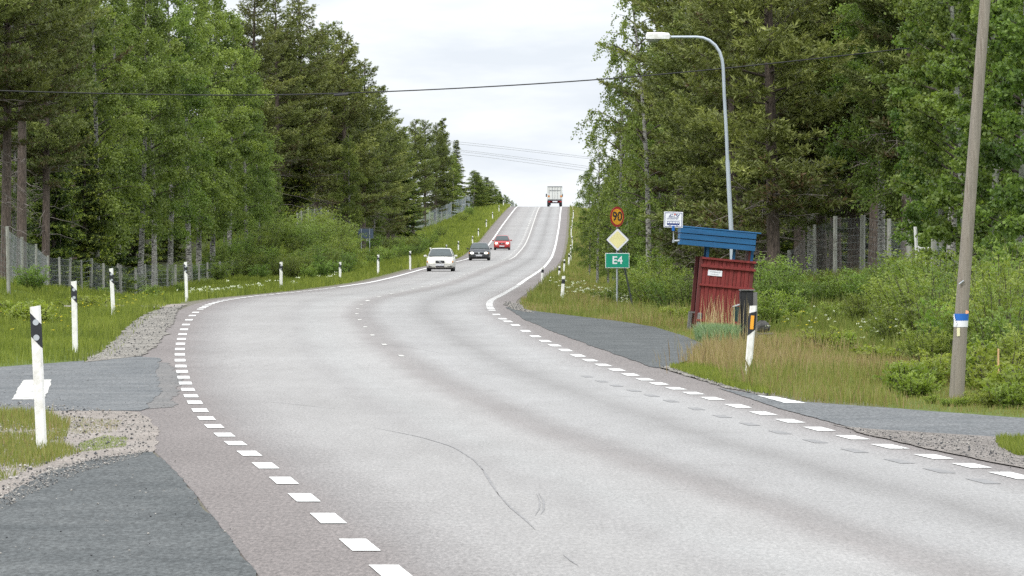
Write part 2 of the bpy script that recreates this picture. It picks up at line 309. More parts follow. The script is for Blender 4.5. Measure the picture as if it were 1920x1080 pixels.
TL={20:[0]*10,88:[0,0,0,0,.1,.2,.5,.8,1,1],120:[0,-.02,-.1,-.15,.05,.35,.7,1,1.4,2],165:[0,-.05,-.35,-.5,-.15,.1,.4,.8,1.4,2],200:[0,-.05,-.4,-.65,.25,.5,.7,1,1.4,2],
 245:[0,-.05,-.45,-.8,-.85,-.5,-.2,.3,1,2],290:[0,-.05,-.4,-.8,-1.1,-1.2,-1,-.8,0,1],345:[0,-.05,-.4,-.6,-.6,-.7,-1,-.8,0,1],385:[0,0,-.2,.2,1.2,1.8,1.8,1.8,2,2.5],450:[0,0,-.1,.3,1,1.5,1.7,1.8,2,2.5],
 560:[0,0,-.15,0,.5,.8,1.2,1.6,2,2.5],720:[0,0,-.1,-.15,.1,.2,.5,.8,1,1],900:[0,0,-.1,-.2,-.1,0,.2,.5,1,1],1400:[0,0,-.1,-.2,-.1,0,.2,.5,1,1]}
TR={20:[0]*10,78:[0,-.02,-.1,-.15,-.1,.1,.4,.8,1,1],110:[0,-.03,-.15,-.2,.1,.5,.8,1,1.4,2],150:[0,-.15,-.5,-.4,.3,.6,.9,1,1.4,2],190:[0,-.3,-.65,-.5,.45,.7,1,1.2,1.4,2],230:[0,-.3,-.7,-.8,-.5,-.2,.3,.7,1.2,2],
 310:[0,-.3,-.7,-.9,-.8,-.5,-.3,0,.5,1],500:[0,-.3,-.6,-.9,-1,-1,-.9,-.7,0,1],870:[0,-.12,-.4,-.9,-1.5,-2,-2.6,-3,-3,-3],1400:[0,-.12,-.4,-.9,-1.5,-2,-2.6,-3,-3,-3]}
def mktab(T):
    ys=sorted(T); return np.array(ys,float),np.array([T[y] for y in ys],float)
TLy,TLt=mktab(TL); TRy,TRt=mktab(TR)
def tab(ys,t,Y,d):
    Y=np.clip(Y,ys[0],ys[-1]-1e-6); i=np.clip(np.searchsorted(ys,Y,side='right')-1,0,len(ys)-2); f=(Y-ys[i])/(ys[i+1]-ys[i]); f=f*f*(3-2*f)
    d=np.clip(d,0,199.9); j=np.clip(np.searchsorted(DD,d,side='right')-1,0,len(DD)-2); e=(d-DD[j])/(DD[j+1]-DD[j])
    return (t[i,j]*(1-f)+t[i+1,j]*f)*(1-e)+(t[i,j+1]*(1-f)+t[i+1,j+1]*f)*e
def bump(X,Y):
    return .05*np.sin(X*1.3+Y*.21)*np.sin(Y*.37+X*.4)+.04*np.sin(X*2.9-Y*.9)+.03*np.sin(Y*1.7+X*.8)
def ground(X,Y):
    X=np.asarray(X,float); Y=np.asarray(Y,float)
    dl=EL(Y)-EXTL(Y)-X; dr=X-ER(Y)-EXTR(Y)
    z=zr(Y)+np.where(dl>0,tab(TLy,TLt,Y,dl),0)+np.where(dr>0,tab(TRy,TRt,Y,dr),0)
    d=np.maximum(dl,dr); return z+np.clip((d-.6)/2,0,1)*bump(X,Y)
def hit(x,y,y0=25,y1=1000):
    Y=np.arange(y0,y1,.5); X=(x-960)*Y/FPX; zz=CZ-(y-HOR)*Y/FPX; g=ground(X,Y); i=np.argmax(zz<=g)
    return float(X[i]),float(Y[i]),float(g[i])
def at(x,Y):
    X=wx(x,Y); return X,Y,float(ground(X,Y))

ROWS=np.concatenate([np.arange(12,110,.5),np.arange(110,260,1.),np.arange(260,600,3.),np.arange(600,1400,6.)])
def strip(g,rows,xa,xb,nx,dz,uvf=None,mat=0):
    """a sheet between x=xa(Y) and x=xb(Y) lying dz above the road profile"""
    rows=np.asarray(rows,float); A=xa(rows); B=xb(rows); s=np.linspace(0,1,nx+1)
    X=A[:,None]*(1-s)+B[:,None]*s; Y=np.repeat(rows[:,None],nx+1,1); Z=zr(rows)[:,None]+dz+0*X
    V=np.stack([X,Y,Z],-1).reshape(-1,3); r_=np.arange(len(rows)-1)[:,None]*(nx+1); c=np.arange(nx)[None]
    F=np.stack([r_+c,r_+c+1,r_+nx+2+c,r_+nx+1+c],-1).reshape(-1,4)
    uv=None
    if uvf: uv=np.stack([(X-XL(Y))/(XR(Y)-XL(Y)),Y],-1).reshape(-1,2)
    g.add(V,F,mat,uv=uv)
def rows_between(a,b):
    r_=ROWS[(ROWS>a)&(ROWS<b)]; return np.concatenate([[a],r_,[b]])
def poly_sheet(name,pts,dz,mat,jit=.05,world=False,step=.25,seed=1,parent=None):
    """flat-lying sheet from an outline; scanline filled so that it follows the road profile"""
    rg=np.random.default_rng(seed)
    P=np.array([p if world else ip(*p) for p in pts],float); y0,y1=P[:,1].min(),P[:,1].max()
    rows=np.arange(y0+.02,y1-.02,step); g=Geo(); prev=None
    ja=jb=0
    for Y in rows:
        xs=[]
        for i in range(len(P)):
            (xa,ya),(xb,yb)=P[i],P[(i+1)%len(P)]
            if (ya-Y)*(yb-Y)<0: xs.append(xa+(xb-xa)*(Y-ya)/(yb-ya))
        if len(xs)<2: prev=None; continue
        ja=ja*.8+rg.normal()*jit*.45; jb=jb*.8+rg.normal()*jit*.45
        a,b=min(xs)+ja,max(xs)+jb
        if b-a<.02: b=a+.02
        cur=[(a,Y,float(zr(Y))+dz),(b,Y,float(zr(Y))+dz)]
        if prev: g.add([prev[0],prev[1],cur[1],cur[0]],[[0,1,2,3]])
        prev=cur
    o=g.obj(name,mat,parent); return o

# ground sheet: columns follow the pavement edges
dcols=np.array([420,200,120,70,45,36,30,26,23,20,18,16,14,12,11,10,9,8,7,6,5,4.2,3.5,3,2.5,2,1.5,1,.5,.25])
rows=ROWS; a=EL(rows); b=ER(rows)
cols=[a-d for d in dcols]+[a*(1-s)+b*s for s in np.linspace(0,1,9)]+[b+d for d in dcols[::-1]]
X=np.stack(cols,1); Y=np.repeat(rows[:,None],X.shape[1],1); da=np.maximum(EL(Y)-X-EXTL(Y),X-ER(Y)-EXTR(Y)); Z=ground(X,Y)-np.interp(da,[-.4,0],[.007,.035])
Z=np.where((X>a[:,None]+.1)&(X<b[:,None]-.1),Z-.05,Z)
g=Geo(); nc=X.shape[1]; r_=np.arange(len(rows)-1)[:,None]*nc; c=np.arange(nc-1)[None]
F=np.stack([r_+c,r_+c+1,r_+nc+1+c,r_+nc+c],-1).reshape(-1,4)
d=np.maximum(EL(Y)-X,X-ER(Y)); dm=.25*(d[:-1,:-1]+d[1:,1:]+d[1:,:-1]+d[:-1,1:])
tone=np.interp(dm,[0,.4,1.2,9,13,20],[.1,.15,.32,.5,.65,1.0]); Ym=Y[:-1,:-1]; tone=np.where(Ym<92,np.minimum(tone,.5)*np.interp(dm,[0,20],[1,1]),tone)
g.add(np.stack([X,Y,Z],-1).reshape(-1,3),F,0,tone.ravel(),True)
tag(g.obj('ground',M['ground'],attrs=True),'grassy verges and forest floor either side of the road',None,kind='structure')

# pavement
g=Geo(); strip(g,ROWS,EL,ER,16,.0,True)
for s_ in (0,1):   # the broken edge drops to the verge
    e=EL if s_==0 else ER; sg=-1 if s_==0 else 1
    rws=ROWS; P0=np.stack([e(rws),rws,zr(rws)],-1); P1=P0+[sg*.06,0,-.09]; n=len(rws); V=np.concatenate([P0,P1]); i=np.arange(n-1)
    g.add(V,np.stack([i,i+1,n+i+1,n+i],-1) if s_ else np.stack([i+1,i,n+i,n+i+1],-1),0,uv=np.tile([[-.15 if s_==0 else 1.15,0]],(2*n,1)))
road=g.obj('road',M['road'],uv=True); tag(road,'worn pale grey two lane asphalt road climbing to a crest',kind='structure')

# side surfaces (sheets a few mm above each other)
LAY=[(948,576),(978,581),(1080,593),(1156,602),(1231,614),(1300,637),(1326,650),(1312,668),(1262,686),(1238,691),(1222,689),(1185,675),(1112,650),(1042,624),(984,600)]
lay=poly_sheet('lay_by',LAY,.008,M['bay'],.02,step=.3,seed=3); tag(lay,'dark asphalt lay by on the right in front of the shelter',kind='structure')
ls=poly_sheet('left_side_road',[(-900,700),(0,689),(118,680),(261,669),(300,672),(292,700),(300,735),(285,755),(262,772),(195,767),(89,753),(0,751),(-900,775)],.008,M['side'],.03,seed=4); tag(ls,'grey side road joining from the left',kind='structure')
lb=poly_sheet('left_bay',[(284,848),(332,888),(379,953),(427,1003),(476,1068),(560,1180),(-900,1180),(-900,1010),(0,936),(77,890),(178,862)],.008,M['bay'],.015,seed=5,step=.15); tag(lb,'dark asphalt bay at lower left',kind='structure')
rs=poly_sheet('right_side_road',[ip(1345,728),ip(1430,742),ip(1513,755),ip(1684,767),ip(1920,785),(14,50),(40,30),(40,20),(14,43),ip(1920,824),ip(1712,812),ip(1596,802),ip(1480,772)],.008,M['side'],.02,True,seed=6); tag(rs,'grey side road joining from the right',kind='structure')
g1=poly_sheet('gravel_patch',[(348,572),(332,590),(304,640),(268,668.5),(158,680.5),(176,670),(198,655),(215,640),(230,624),(246,608),(264,595),(284,585),(312,577)],.012,M['gravel'],.06,seed=7); tag(g1,'grey gravel between left verge and road',kind='structure')
g2=poly_sheet('gravel_island',[(-900,775),(0,752),(89,754),(195,768),(262,773),(290,800),(296,830),(286,850),(178,866),(77,893),(0,940),(-900,1016)],.004,M['dirt'],.03,seed=8); tag(g2,'gravel island round the nearest marker post',kind='structure')
g3=poly_sheet('gravel_shoulder',[ip(1560,797),ip(1600,803),ip(1712,812),ip(1920,825),(9,45),(8,40),(5.2,42),ip(1925,880),ip(1850,865),ip(1720,838),ip(1620,815)],.012,M['dirt2'],.03,True,seed=9); tag(g3,'brown gravel below the right side road',kind='structure')
g4=poly_sheet('gravel_track',[(345,570.5),(352,573),(300,578),(250,576),(120,576),(120,573),(250,572)],.014,M['dirt'],.0,seed=10,step=.1); tag(g4,'narrow gravel track entering the left verge',kind='structure')
g5=poly_sheet('gravel_tip',[(1235,689),(1300,683),(1345,700),(1400,722),(1440,742),(1420,742),(1340,722)],.010,M['gravel'],.04,seed=11); tag(g5,'gravel tip at the lay by end on the right',kind='structure')
g6=poly_sheet('gravel_edge',[(955,566),(975,572),(1000,588),(960,580),(944,572)],.012,M['gravel'],.05,seed=12,step=.5); tag(g6,'gravel corner where the lay by leaves the road',kind='structure')
g7=poly_sheet('worn_patch',[(280,676),(318,682),(334,700),(338,722),(330,748),(318,764),(272,768)],.004,M['junction'],.05,seed=15); tag(g7,'worn dusty patch where the left side road meets the shoulder',kind='structure')
# thick asphalt lips of the side roads
# markings --------------------------------------------------------
def mark(g,fx,Ya,Yb,w,dz=.006):
    strip(g,rows_between(Ya,Yb),lambda Y:fx(Y)-w/2,lambda Y:fx(Y)+w/2,1,dz)
def dashes(g,pts,fx,w,duty=.44,until=None):
    Ys=[ip(x,y)[1] for x,y in pts]
    for i,Yc in enumerate(Ys):
        sp=(Ys[i+1]-Ys[i-1])/2 if 0<i<len(Ys)-1 else 3.0
        sp=min(max(sp,1.8),4); h=duty*sp/2; mark(g,fx,Yc-h,Yc+h,w)
    return Ys[-1]
g=Geo(); n_l=31; yl=dashes(g,Lpts[:n_l],XL,.175)
Yc=yl+3
while Yc<225: mark(g,XL,Yc-.75,Yc+.75,.2); Yc+=3
mark(g,XL,226,1150,.17)
mark(g,XL,12,rowY(1085),.21)if False else None
Yc=ip(735,1074)[1]-3
while Yc>14: mark(g,XL,Yc-.65,Yc+.65,.175); Yc-=3
g.obj('edge_line',M['line'],road)
g=Geo(); yr=dashes(g,Rpts[:29],XR,.19,.47)
Yc=yr+3
while Yc<235: mark(g,XR,Yc-.8,Yc+.8,.2); Yc+=3
mark(g,XR,236,1150,.18)
Yc=ip(1900,893)[1]-2.4
while Yc>14: mark(g,XR,Yc-.6,Yc+.6,.21); Yc-=2.6
g.obj('edge_line',M['line'],road)
g=Geo(); XC=lambda Y:XL(Y)+CU(Y)*(XR(Y)-XL(Y))
Yc=91
while Yc<455:
    if Yc<160: mark(g,XC,Yc-.6,Yc+.6,.09); Yc+=9.5
    else: mark(g,XC,Yc-1.5,Yc+1.5,.13); Yc+=12
mark(g,lambda Y:XC(Y)+.14,455,1150,.14)
Yc=456
while Yc<1000: mark(g,lambda Y:XC(Y)-.42,Yc-2,Yc+2,.2); Yc+=12
g.obj('centre_line',M['line_worn'],road)
g=Geo()
for i,(x,y) in enumerate(Rpts[:15]):
    X0,Y0=ip(x,y); mark(g,lambda Y:XR(Y)-.42-.02*i,Y0-1.45,Y0-.5,.13,.003)
g.obj('blacked_out_marking',M['oldmark'],road)
def skid(g,pts,w=.06):
    P=np.array([ip(x,y) for x,y in pts]); t=np.linspace(0,1,len(P)); tt=np.linspace(0,1,40)
    Q=np.stack([np.interp(tt,t,P[:,0]),np.interp(tt,t,P[:,1])],-1)
    for _ in range(4): Q[1:-1]=(Q[:-2]+Q[1:-1]*2+Q[2:])/4
    T=nrm(np.gradient(Q,axis=0)); Nn=np.stack([-T[:,1],T[:,0]],-1); ww=w*np.sin(np.linspace(.15,PI-.1,40))[:,None]/2
    A=Q+Nn*ww; B=Q-Nn*ww; z=zr(Q[:,1])+.003
    V=np.concatenate([np.c_[A,z],np.c_[B,z]]); i=np.arange(39)
    g.add(V,np.stack([i,i+1,40+i+1,40+i],-1))
g=Geo()
for pts,w in [([(700,802),(790,820),(850,838),(888,862),(908,885)],.02),([(900,872),(912,892),(922,908),(936,930)],.022),([(930,922),(955,950),(985,975),(1005,995)],.018),([(1010,925),(1019,940),(1020,955),(1014,966)],.014),([(1006,925),(1012,940),(1011,955),(1003,968)],.01),([(1055,1040),(1070,1052),(1085,1062)],.012),([(640,768),(540,757),(480,752)],.012),([(1010,706),(900,701),(860,700)],.014),([(1150,742),(1180,744),(1205,745)],.015),([(640,640),(760,650),(860,668)],.008)]:
    skid(g,pts,w)
g.obj('skid_mark',M['skid'],road)
mk=poly_sheet('painted_bar',[(44,714),(97,713),(83,751),(20,751)],.013,M['line_worn'],.01,seed=13,parent=ls)
mk=poly_sheet('painted_bar',[(1420,743),(1455,746),(1515,758),(1470,757)],.013,M['line'],.01,seed=14,parent=rs,step=.1)

# ------------------------------------------------------------------ plants
def leaves(g,Cn,D,L,W,tone,mat,rg,flat=None):
    Nn=len(Cn); rv=rg.normal(size=(Nn,3))
    if flat is not None: rv=rv*(1-flat)+np.array([0,0,1.])*flat*2
    S=nrm(np.cross(D,rv)); L=np.broadcast_to(L,(Nn,))[:,None]; W=np.broadcast_to(W,(Nn,))[:,None]
    V=np.stack([Cn-D*L/2,Cn+S*W/2-D*L*.05,Cn+D*L/2,Cn-S*W/2-D*L*.05],1).reshape(-1,3)
    F=np.arange(Nn*4).reshape(-1,4); g.add(V,F,mat,np.clip(tone,0,1))
def trunk_fn(rg,H,r0,bend):
    zz=np.linspace(0,H,12); ph=rg.uniform(0,6.28,2); A=bend
    Xc=A*np.sin(zz/H*2.4+ph[0])-A*math.sin(ph[0]); Yc=A*np.sin(zz/H*2.1+ph[1])-A*math.sin(ph[1])
    rad=r0*(1-zz/H)**.75+.012; rad[0]*=1.25
    P=np.stack([Xc,Yc,zz],-1); P0=P.copy(); P0[0,2]=-.5
    return P0,rad,lambda z:np.array([np.interp(z,zz,Xc),np.interp(z,zz,Yc),z])
def conifer(name,seed,H,hb,Rm,kind):
    rg=np.random.default_rng(seed); pine=kind=='pine'
    TP,tr,tf=trunk_fn(rg,H,.0095*H+.03,.12 if pine else .04)
    gt=Geo(); tube(gt,TP,tr,9)
    g=Geo(); TC=[];TD=[];TT=[]
    z=hb; step=.42 if pine else .30
    while z<H-.15:
        t=(z-hb)/(H-hb); nb=rg.integers(3,6) if pine else rg.integers(5,7)
        env=(.62+.5*math.sin(min(1,t*1.6)*PI*.55))*(1-t**2.2)**.8 if pine else (1-t)**.85*(.9+.1*math.sin(z*3))
        if pine and rg.random()<.18: env*=.55
        for q in range(nb):
            az=rg.uniform(0,2*PI); L=max(.25,Rm*env*rg.uniform(.6,1.18)); e=(R(rg.uniform(-12,12)+42*t) if pine else R(rg.uniform(-26,-8)+45*t**2))
            o=np.array([math.cos(az),math.sin(az),0]); s=np.linspace(0,1,6)[:,None]; b0=tf(min(z+rg.uniform(-.15,.15),H-.02))
            cur=(.18 if pine else .16)*L
            wob=np.array([-o[1],o[0],0])*rg.normal()*.08*L
            P=b0+o*L*s*math.cos(e)+np.array([0,0,1])*(math.sin(e)*L*s+cur*s**2.5)+wob*np.sin(s*3)
            tube(g,P,np.linspace(.012+.012*L,.006,6),4,0,.5,False)
            tn=np.clip(rg.normal(.5,.16),.05,.95)
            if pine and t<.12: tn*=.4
            m=max(3,int(L/(.17 if pine else .15)))
            for si in np.linspace(.22 if pine else .1,1,m):
                p=b0+o*L*si*math.cos(e)+np.array([0,0,1])*(math.sin(e)*L*si+cur*si**2.5)+wob*math.sin(si*3)
                for sd in (-1,1):
                    if rg.random()<.12: continue
                    an=az+sd*R(rg.uniform(30,75)); tl=(.18+.34*L*(1-si)+.12*rg.random())*(1 if pine else .8)
                    dd=np.array([math.cos(an),math.sin(an),rg.uniform(.0,.5) if pine else rg.uniform(-.45,-.05)]); dd/=np.linalg.norm(dd)
                    nt=max(1,int(tl/(.16 if pine else .11)))
                    for w in (np.arange(nt)+1)/nt:
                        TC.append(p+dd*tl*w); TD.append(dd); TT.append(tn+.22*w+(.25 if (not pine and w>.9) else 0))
                TC.append(p); TD.append(o); TT.append(tn)
        z+=step*rg.uniform(.8,1.2)
    TC=np.array(TC);TD=np.array(TD);TT=np.array(TT)
    k=7 if pine else 6
    Cn=np.repeat(TC,k,0); D0=np.repeat(TD,k,0); T0=np.repeat(TT,k)
    D=nrm(D0*.8+rg.normal(size=Cn.shape)*(.6 if pine else .38)+np.array([0,0,.28 if pine else -.12])); Ln=rg.uniform(.15,.24,len(Cn)) if pine else rg.uniform(.13,.21,len(Cn))
    Cn=Cn+D*Ln[:,None]*.4+rg.normal(size=Cn.shape)*.02
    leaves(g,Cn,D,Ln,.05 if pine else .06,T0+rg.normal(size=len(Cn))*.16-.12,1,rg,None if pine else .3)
    if pine:   # dead snags below the crown
        for q in range(22):
            z=rg.uniform(hb*.4,hb+1.2); az=rg.uniform(0,6.28); L=rg.uniform(.6,2.6); o=np.array([math.cos(az),math.sin(az),0]); s=np.linspace(0,1,6)[:,None]
            dr=rg.uniform(-.5,.1); P=tf(z)+o*L*s+np.array([0,0,1])*(dr*L*s**1.4)+np.cumsum(rg.normal(size=(6,3))*.04,0)
            tube(g,P,np.linspace(.022,.006,6),4,2,.5,False)
            for v in range(3):
                i=rg.integers(2,5); d2=nrm(o+rg.normal(size=3)*.7); tube(g,np.array([P[i],P[i]+d2*.3,P[i]+d2*.6+[0,0,-.05]]),np.array([.01,.008,.004]),3,2,.5,False)
    bk=M['pine_bark'] if pine else M['spruce_bark']
    return gt.mesh(name+'_trunk',[bk],False), g.mesh(name+'_crown',[M['twig_dark'],M['pine' if pine else 'spruce'],M['twig']]),H
def broad(name,seed,H,hb,Rm,nl,tw,lv,drop,lL,lW,leaf,bk,elev=(30,55),r0=None,low=.5,tl=(.7,1.5),lean=0,bend=.25,jit=.07,topf=1.0):
    rg=np.random.default_rng(seed); TP,tr,tf0=trunk_fn(rg,H,r0 or .0075*H+.02,bend)
    TP=TP.copy(); TP[:,0]+=lean*(np.maximum(TP[:,2],0)/H)**1.3
    tf=lambda z:tf0(z)+np.array([lean*(z/H)**1.3,0,0])
    gt=Geo(); tube(gt,TP,tr,8); g=Geo(); P0=[];OD=[];LL=[];TN=[]
    for i in range(nl):
        t=(i+rg.random())/nl; z=hb+(H-hb)*t*.97; az=i*2.4+rg.uniform(-.5,.5)
        env=(low+(1-low)*math.sin(min(1,t*2.2)*PI/2))*(1-(t**2.4)*.85*topf)
        L=Rm*env*rg.uniform(.5,1.22); e=R(rg.uniform(*elev)+20*t); o=np.array([math.cos(az),math.sin(az),0]); side=np.array([-o[1],o[0],0])*rg.normal()*.15
        sag=(.35 if drop>.4 else .1)*L
        f=lambda s:tf(z)+o*L*s*math.cos(e)**.6+side*L*s*s+np.array([0,0,1])*(math.sin(e)*L*.8*s-sag*s*s)
        P=np.array([f(s) for s in np.linspace(0,1,7)]); tube(g,P,np.linspace(.012+.011*L,.006,7),4,0,.5,False)
        tn=rg.normal(.5,.22)
        for q in range(max(3,int(tw*L/Rm))):
            s=rg.uniform(.18,1)**.8; p=f(s); a2=az+rg.normal()*1.0; od=np.array([math.cos(a2),math.sin(a2),rg.uniform(-.1,.4)])
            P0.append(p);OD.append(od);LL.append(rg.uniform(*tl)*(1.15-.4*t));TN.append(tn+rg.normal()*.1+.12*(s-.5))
            if q%2==0:
                l=LL[-1]; qq=np.linspace(0,1,4)[:,None]; tube(g,p+od*l*.45*qq**.7-np.array([0,0,1])*l*drop*qq**1.5,np.linspace(.008,.003,4),3,0,.5,False)
    P0=np.array(P0);OD=np.array(OD);LL=np.array(LL);TN=np.array(TN)
    q=rg.random((len(P0),lv)); Cn=P0[:,None]+OD[:,None]*(LL[:,None]*.45*q**.7)[...,None]; Cn[...,2]-=(LL[:,None]*drop)*q**1.5
    Cn=(Cn+rg.normal(size=Cn.shape)*jit).reshape(-1,3); n=len(Cn); D=nrm(rg.normal(size=(n,3))+np.array([0,0,-.5]))
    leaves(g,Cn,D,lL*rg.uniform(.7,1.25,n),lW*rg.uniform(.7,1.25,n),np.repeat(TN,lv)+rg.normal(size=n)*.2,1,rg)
    return gt.mesh(name+'_trunk',[bk],False), g.mesh(name+'_crown',[M['twig_dark'],leaf]),H
def bush(name,seed,H,Rm,nst,tw,lv,lL,lW,leaf,up=.2,jit=.05):
    rg=np.random.default_rng(seed); gs=Geo(); g=Geo(); P0=[];OD=[];LL=[];TN=[]
    for i in range(nst):
        az=rg.uniform(0,6.28); rr=Rm*.25*rg.random(); b=np.array([rr*math.cos(az),rr*math.sin(az),-.1]); h=H*rg.uniform(.55,1.0); out=Rm*rg.uniform(.1,.9)*(1.15-.5*h/H)
        o=np.array([math.cos(az),math.sin(az),0]); f=lambda s:b+o*out*s**1.3+np.array([0,0,1])*h*s
        P=np.array([f(s) for s in np.linspace(0,1,6)]); tube(gs,P,np.linspace(.014,.004,6),4,0,.5,False); tn=rg.normal(.5,.16)
        for q in range(tw):
            s=rg.uniform(.12,1); a2=rg.uniform(0,6.28); P0.append(f(s));OD.append([math.cos(a2),math.sin(a2),up+rg.normal()*.25]);LL.append(rg.uniform(.2,.5)*(H/2)**.5*(1.2-.6*s));TN.append(tn+.25*(s-.5)+rg.normal()*.08)
    P0=np.array(P0);OD=np.array(OD);LL=np.array(LL);TN=np.array(TN); q=rg.random((len(P0),lv))
    Cn=(P0[:,None]+OD[:,None]*(LL[:,None]*q)[...,None]); Cn=(Cn+rg.normal(size=Cn.shape)*jit).reshape(-1,3); Cn[:,2]=np.maximum(Cn[:,2],.02)
    n=len(Cn); D=nrm(np.repeat(OD,lv,0)+rg.normal(size=(n,3))*.8+[0,0,.25]); leaves(g,Cn,D,lL*rg.uniform(.7,1.3,n),lW*rg.uniform(.7,1.3,n),np.repeat(TN,lv)+rg.normal(size=n)*.12,0,rg)
    return gs.mesh(name+'_stem',[M['twig_dark']],False), g.mesh(name+'_foliage',[leaf]),H
PRO={}
PRO['pine']=[conifer('pine',11,19,5.5,2.9,'pine'),conifer('pine',12,17,4.0,2.6,'pine'),conifer('pine',13,15,2.0,2.5,'pine'),conifer('pine',14,19,7.5,3.4,'pine')]
PRO['spruce']=[conifer('spruce',21,13,.6,2.5,'spruce'),conifer('spruce',22,16,1.2,2.7,'spruce')]
BA=dict(leaf=M['birch'],bk=M['birch_bark'])
PRO['birch']=[broad('birch',31,17,3.2,3.3,70,15,52,.5,.125,.095,jit=.12,elev=(20,60),tl=(.6,1.25),**BA),broad('birch',32,16,2.2,3.0,68,15,52,.5,.125,.095,jit=.12,elev=(20,60),tl=(.6,1.25),**BA),broad('birch',33,13,1.2,2.6,58,14,46,.5,.12,.09,jit=.12,elev=(20,60),tl=(.6,1.25),**BA)]
PRO['lacy']=[broad('birch',41,15,2.5,3.6,52,12,34,.75,.11,.085,lean=-1.2,bend=.4,**BA),broad('birch',42,12,1.5,3.0,46,12,34,.7,.11,.085,lean=-.8,bend=.4,**BA)]
PRO['aspen']=[broad('aspen',51,11,1.0,2.4,66,18,38,.12,.095,.09,M['aspen'],M['aspen_bark'],elev=(15,45),tl=(.4,.9),jit=.06),broad('aspen',52,9,.7,2.1,58,17,38,.15,.095,.09,M['aspen'],M['aspen_bark'],elev=(10,45),tl=(.4,.9),jit=.06)]
PRO['shrub']=[bush('shrub',61,2.2,1.3,34,16,9,.075,.045,M['shrub']),bush('shrub',62,1.5,1.1,30,14,9,.075,.045,M['shrub']),bush('shrub',63,3.0,1.5,44,20,9,.085,.05,M['shrub'])]
PRO['willow']=[bush('willow',71,2.6,1.2,30,16,11,.085,.034,M['shrub'],.5,.03),bush('willow',72,1.7,.9,24,14,11,.085,.034,M['shrub'],.5,.03)]
PRO['fern']=[bush('fern',81,.75,.6,34,9,9,.075,.028,M['fern'],.25,.02),bush('fern',82,.55,.55,30,9,9,.065,.03,M['fern'],.2,.02)]
def plant(kind,i,X,Y,H,name,label,cat,group,parts=('trunk','crown'),wid=1.0,z=None,rz=None):
    tm,cm,H0=PRO[kind][i%len(PRO[kind])]; s=H/H0
    z=float(ground(X,Y)) if z is None else z
    o=empty(name,(X,Y,z-.02),(0,0,random.uniform(0,6.28) if rz is None else rz)); o.scale=(s*wid,s*wid,s)
    tag(o,label,cat,group); link(parts[0],tm,o); link(parts[1],cm,o); return o
exec_list=[]
# fence alignments ------------------------------------------------
LF=[(-40,400,190),(13.5,424,194),(41,444,214),(67.5,457.5,230),(89.7,479,252),(111,482,258),(132,483,264),(152,487,268),(172,484,270),(194,493.6,280),(225,498,290),(254,501,298),(272,495,305),(291,493.6,312),(314,494,318),(329,496,323),(345,494,328),(359,494,332),(373,494,336),(389,492,340),(412,490,346),(436,486,352),(485,482,365),(508,474,376)]
LF2=[(557,399,398),(565,395,402),(578,389,408),(590,391,414),(602,388,420),(615,394,428),(626,404,436),(637,413,444)]
LF3=[(688,440,505),(705,444,530),(722,447,555),(737,450,575)]
LF4=[(762,425,640),(790,408,680),(806,396,705),(818,390,722),(828,386,738),(838,382,752),(846,378,768),(853,375,784),(860,372,800),(867,370,815),(873,368,828),(879,367,842),(885,367,858),(890,369,872),(895,374,888)]
RF=[(1446,485,212),(1480,469,200),(1527,421,187),(1566,405,181),(1618,403,175),(1667,410,170),(1703,412,162)]
RF2=[(1752,447,148),(1800,490,135),(1850,520,122),(1905,545,112),(1960,560,104)]
def fence(pts,label,nw=9,vs=.3,wr=.006,h=2.0,pr=.05,wm=None,group=None,hh=None):
    P=[]
    for x,yt,Y in pts:
        X=wx(x,Y); zt=CZ-(yt-HOR)*Y/FPX; P.append(np.array([X,Y,zt]))
    root=empty('wire_fence',(P[0][0],P[0][1],float(ground(P[0][0],P[0][1])))); tag(root,label,'fence',group); O=np.array(root.location)
    zg_=[min(float(ground(p[0],p[1])),p[2]-1.7) for p in P]
    for p,zz in zip(P,zg_):
        g=Geo(); rr=pr*random.uniform(.85,1.2); dx=random.uniform(-.07,.07)
        tube(g,np.array([[p[0]-dx,p[1],zz-.3],[p[0],p[1],p[2]]])-O,[rr*1.05,rr*.9],8); g.obj('post',M['fence_wood'],root)
    g=Geo()
    for a_,b_ in zip(range(len(P)-1),range(1,len(P))):
        A=P[a_];B=P[b_]; ha=min(h,A[2]-zg_[a_]+.2); Ls=np.linalg.norm(B[:2]-A[:2])
        for k in range(nw):
            f=(k/(nw-1))**.85; sg=-.03*(1-f); a1=A-[0,0,.08+f*(h-.15)]; b1=B-[0,0,.08+f*(h-.15)]; mid=(a1+b1)/2+[0,0,-.04]
            tube(g,np.array([a1,mid,b1])-O-[0,pr,0],wr,3,cap=False)
        nv=int(Ls/vs)
        for k in range(1,nv):
            f=k/nv; t=A*(1-f)+B*f-[0,pr,.1]; t[2]-=.04*4*f*(1-f); tube(g,np.array([t,t-[0,0,h-.15]])-O,wr*.55,3,cap=False)
    g.obj('wire_mesh',wm or M['wire'],root); return root
fence(LF,'long wire mesh fence on grey wooden posts curving along the birches on the left',vs=.4,wr=.006,pr=.065,group='wildlife fences')
fence(LF2,'short stretch of wire fence on thin posts above the bright shrubs on the left bank',vs=.3,wr=.007,h=2.0,group='wildlife fences')
fence(LF3,'low piece of wire fence among shrubs behind the white car, left of the road',vs=.3,wr=.007,h=1.8,group='wildlife fences')
fence(LF4,'pale blue grey wire fence climbing the bank near the crest of the road',vs=.3,wr=.008,nw=10,h=2.2,pr=.07,wm=M['wire_far'],group='wildlife fences')
rf=fence(RF,'wire mesh fence on tall wooden posts between the shelter and the leaning pole',vs=.3,wr=.004,group='wildlife fences',pr=.075)
rf2=fence(RF2,'wire fence sloping down behind the leaning utility pole from a thick corner post',vs=.3,wr=.0045,group='wildlife fences',pr=.085)
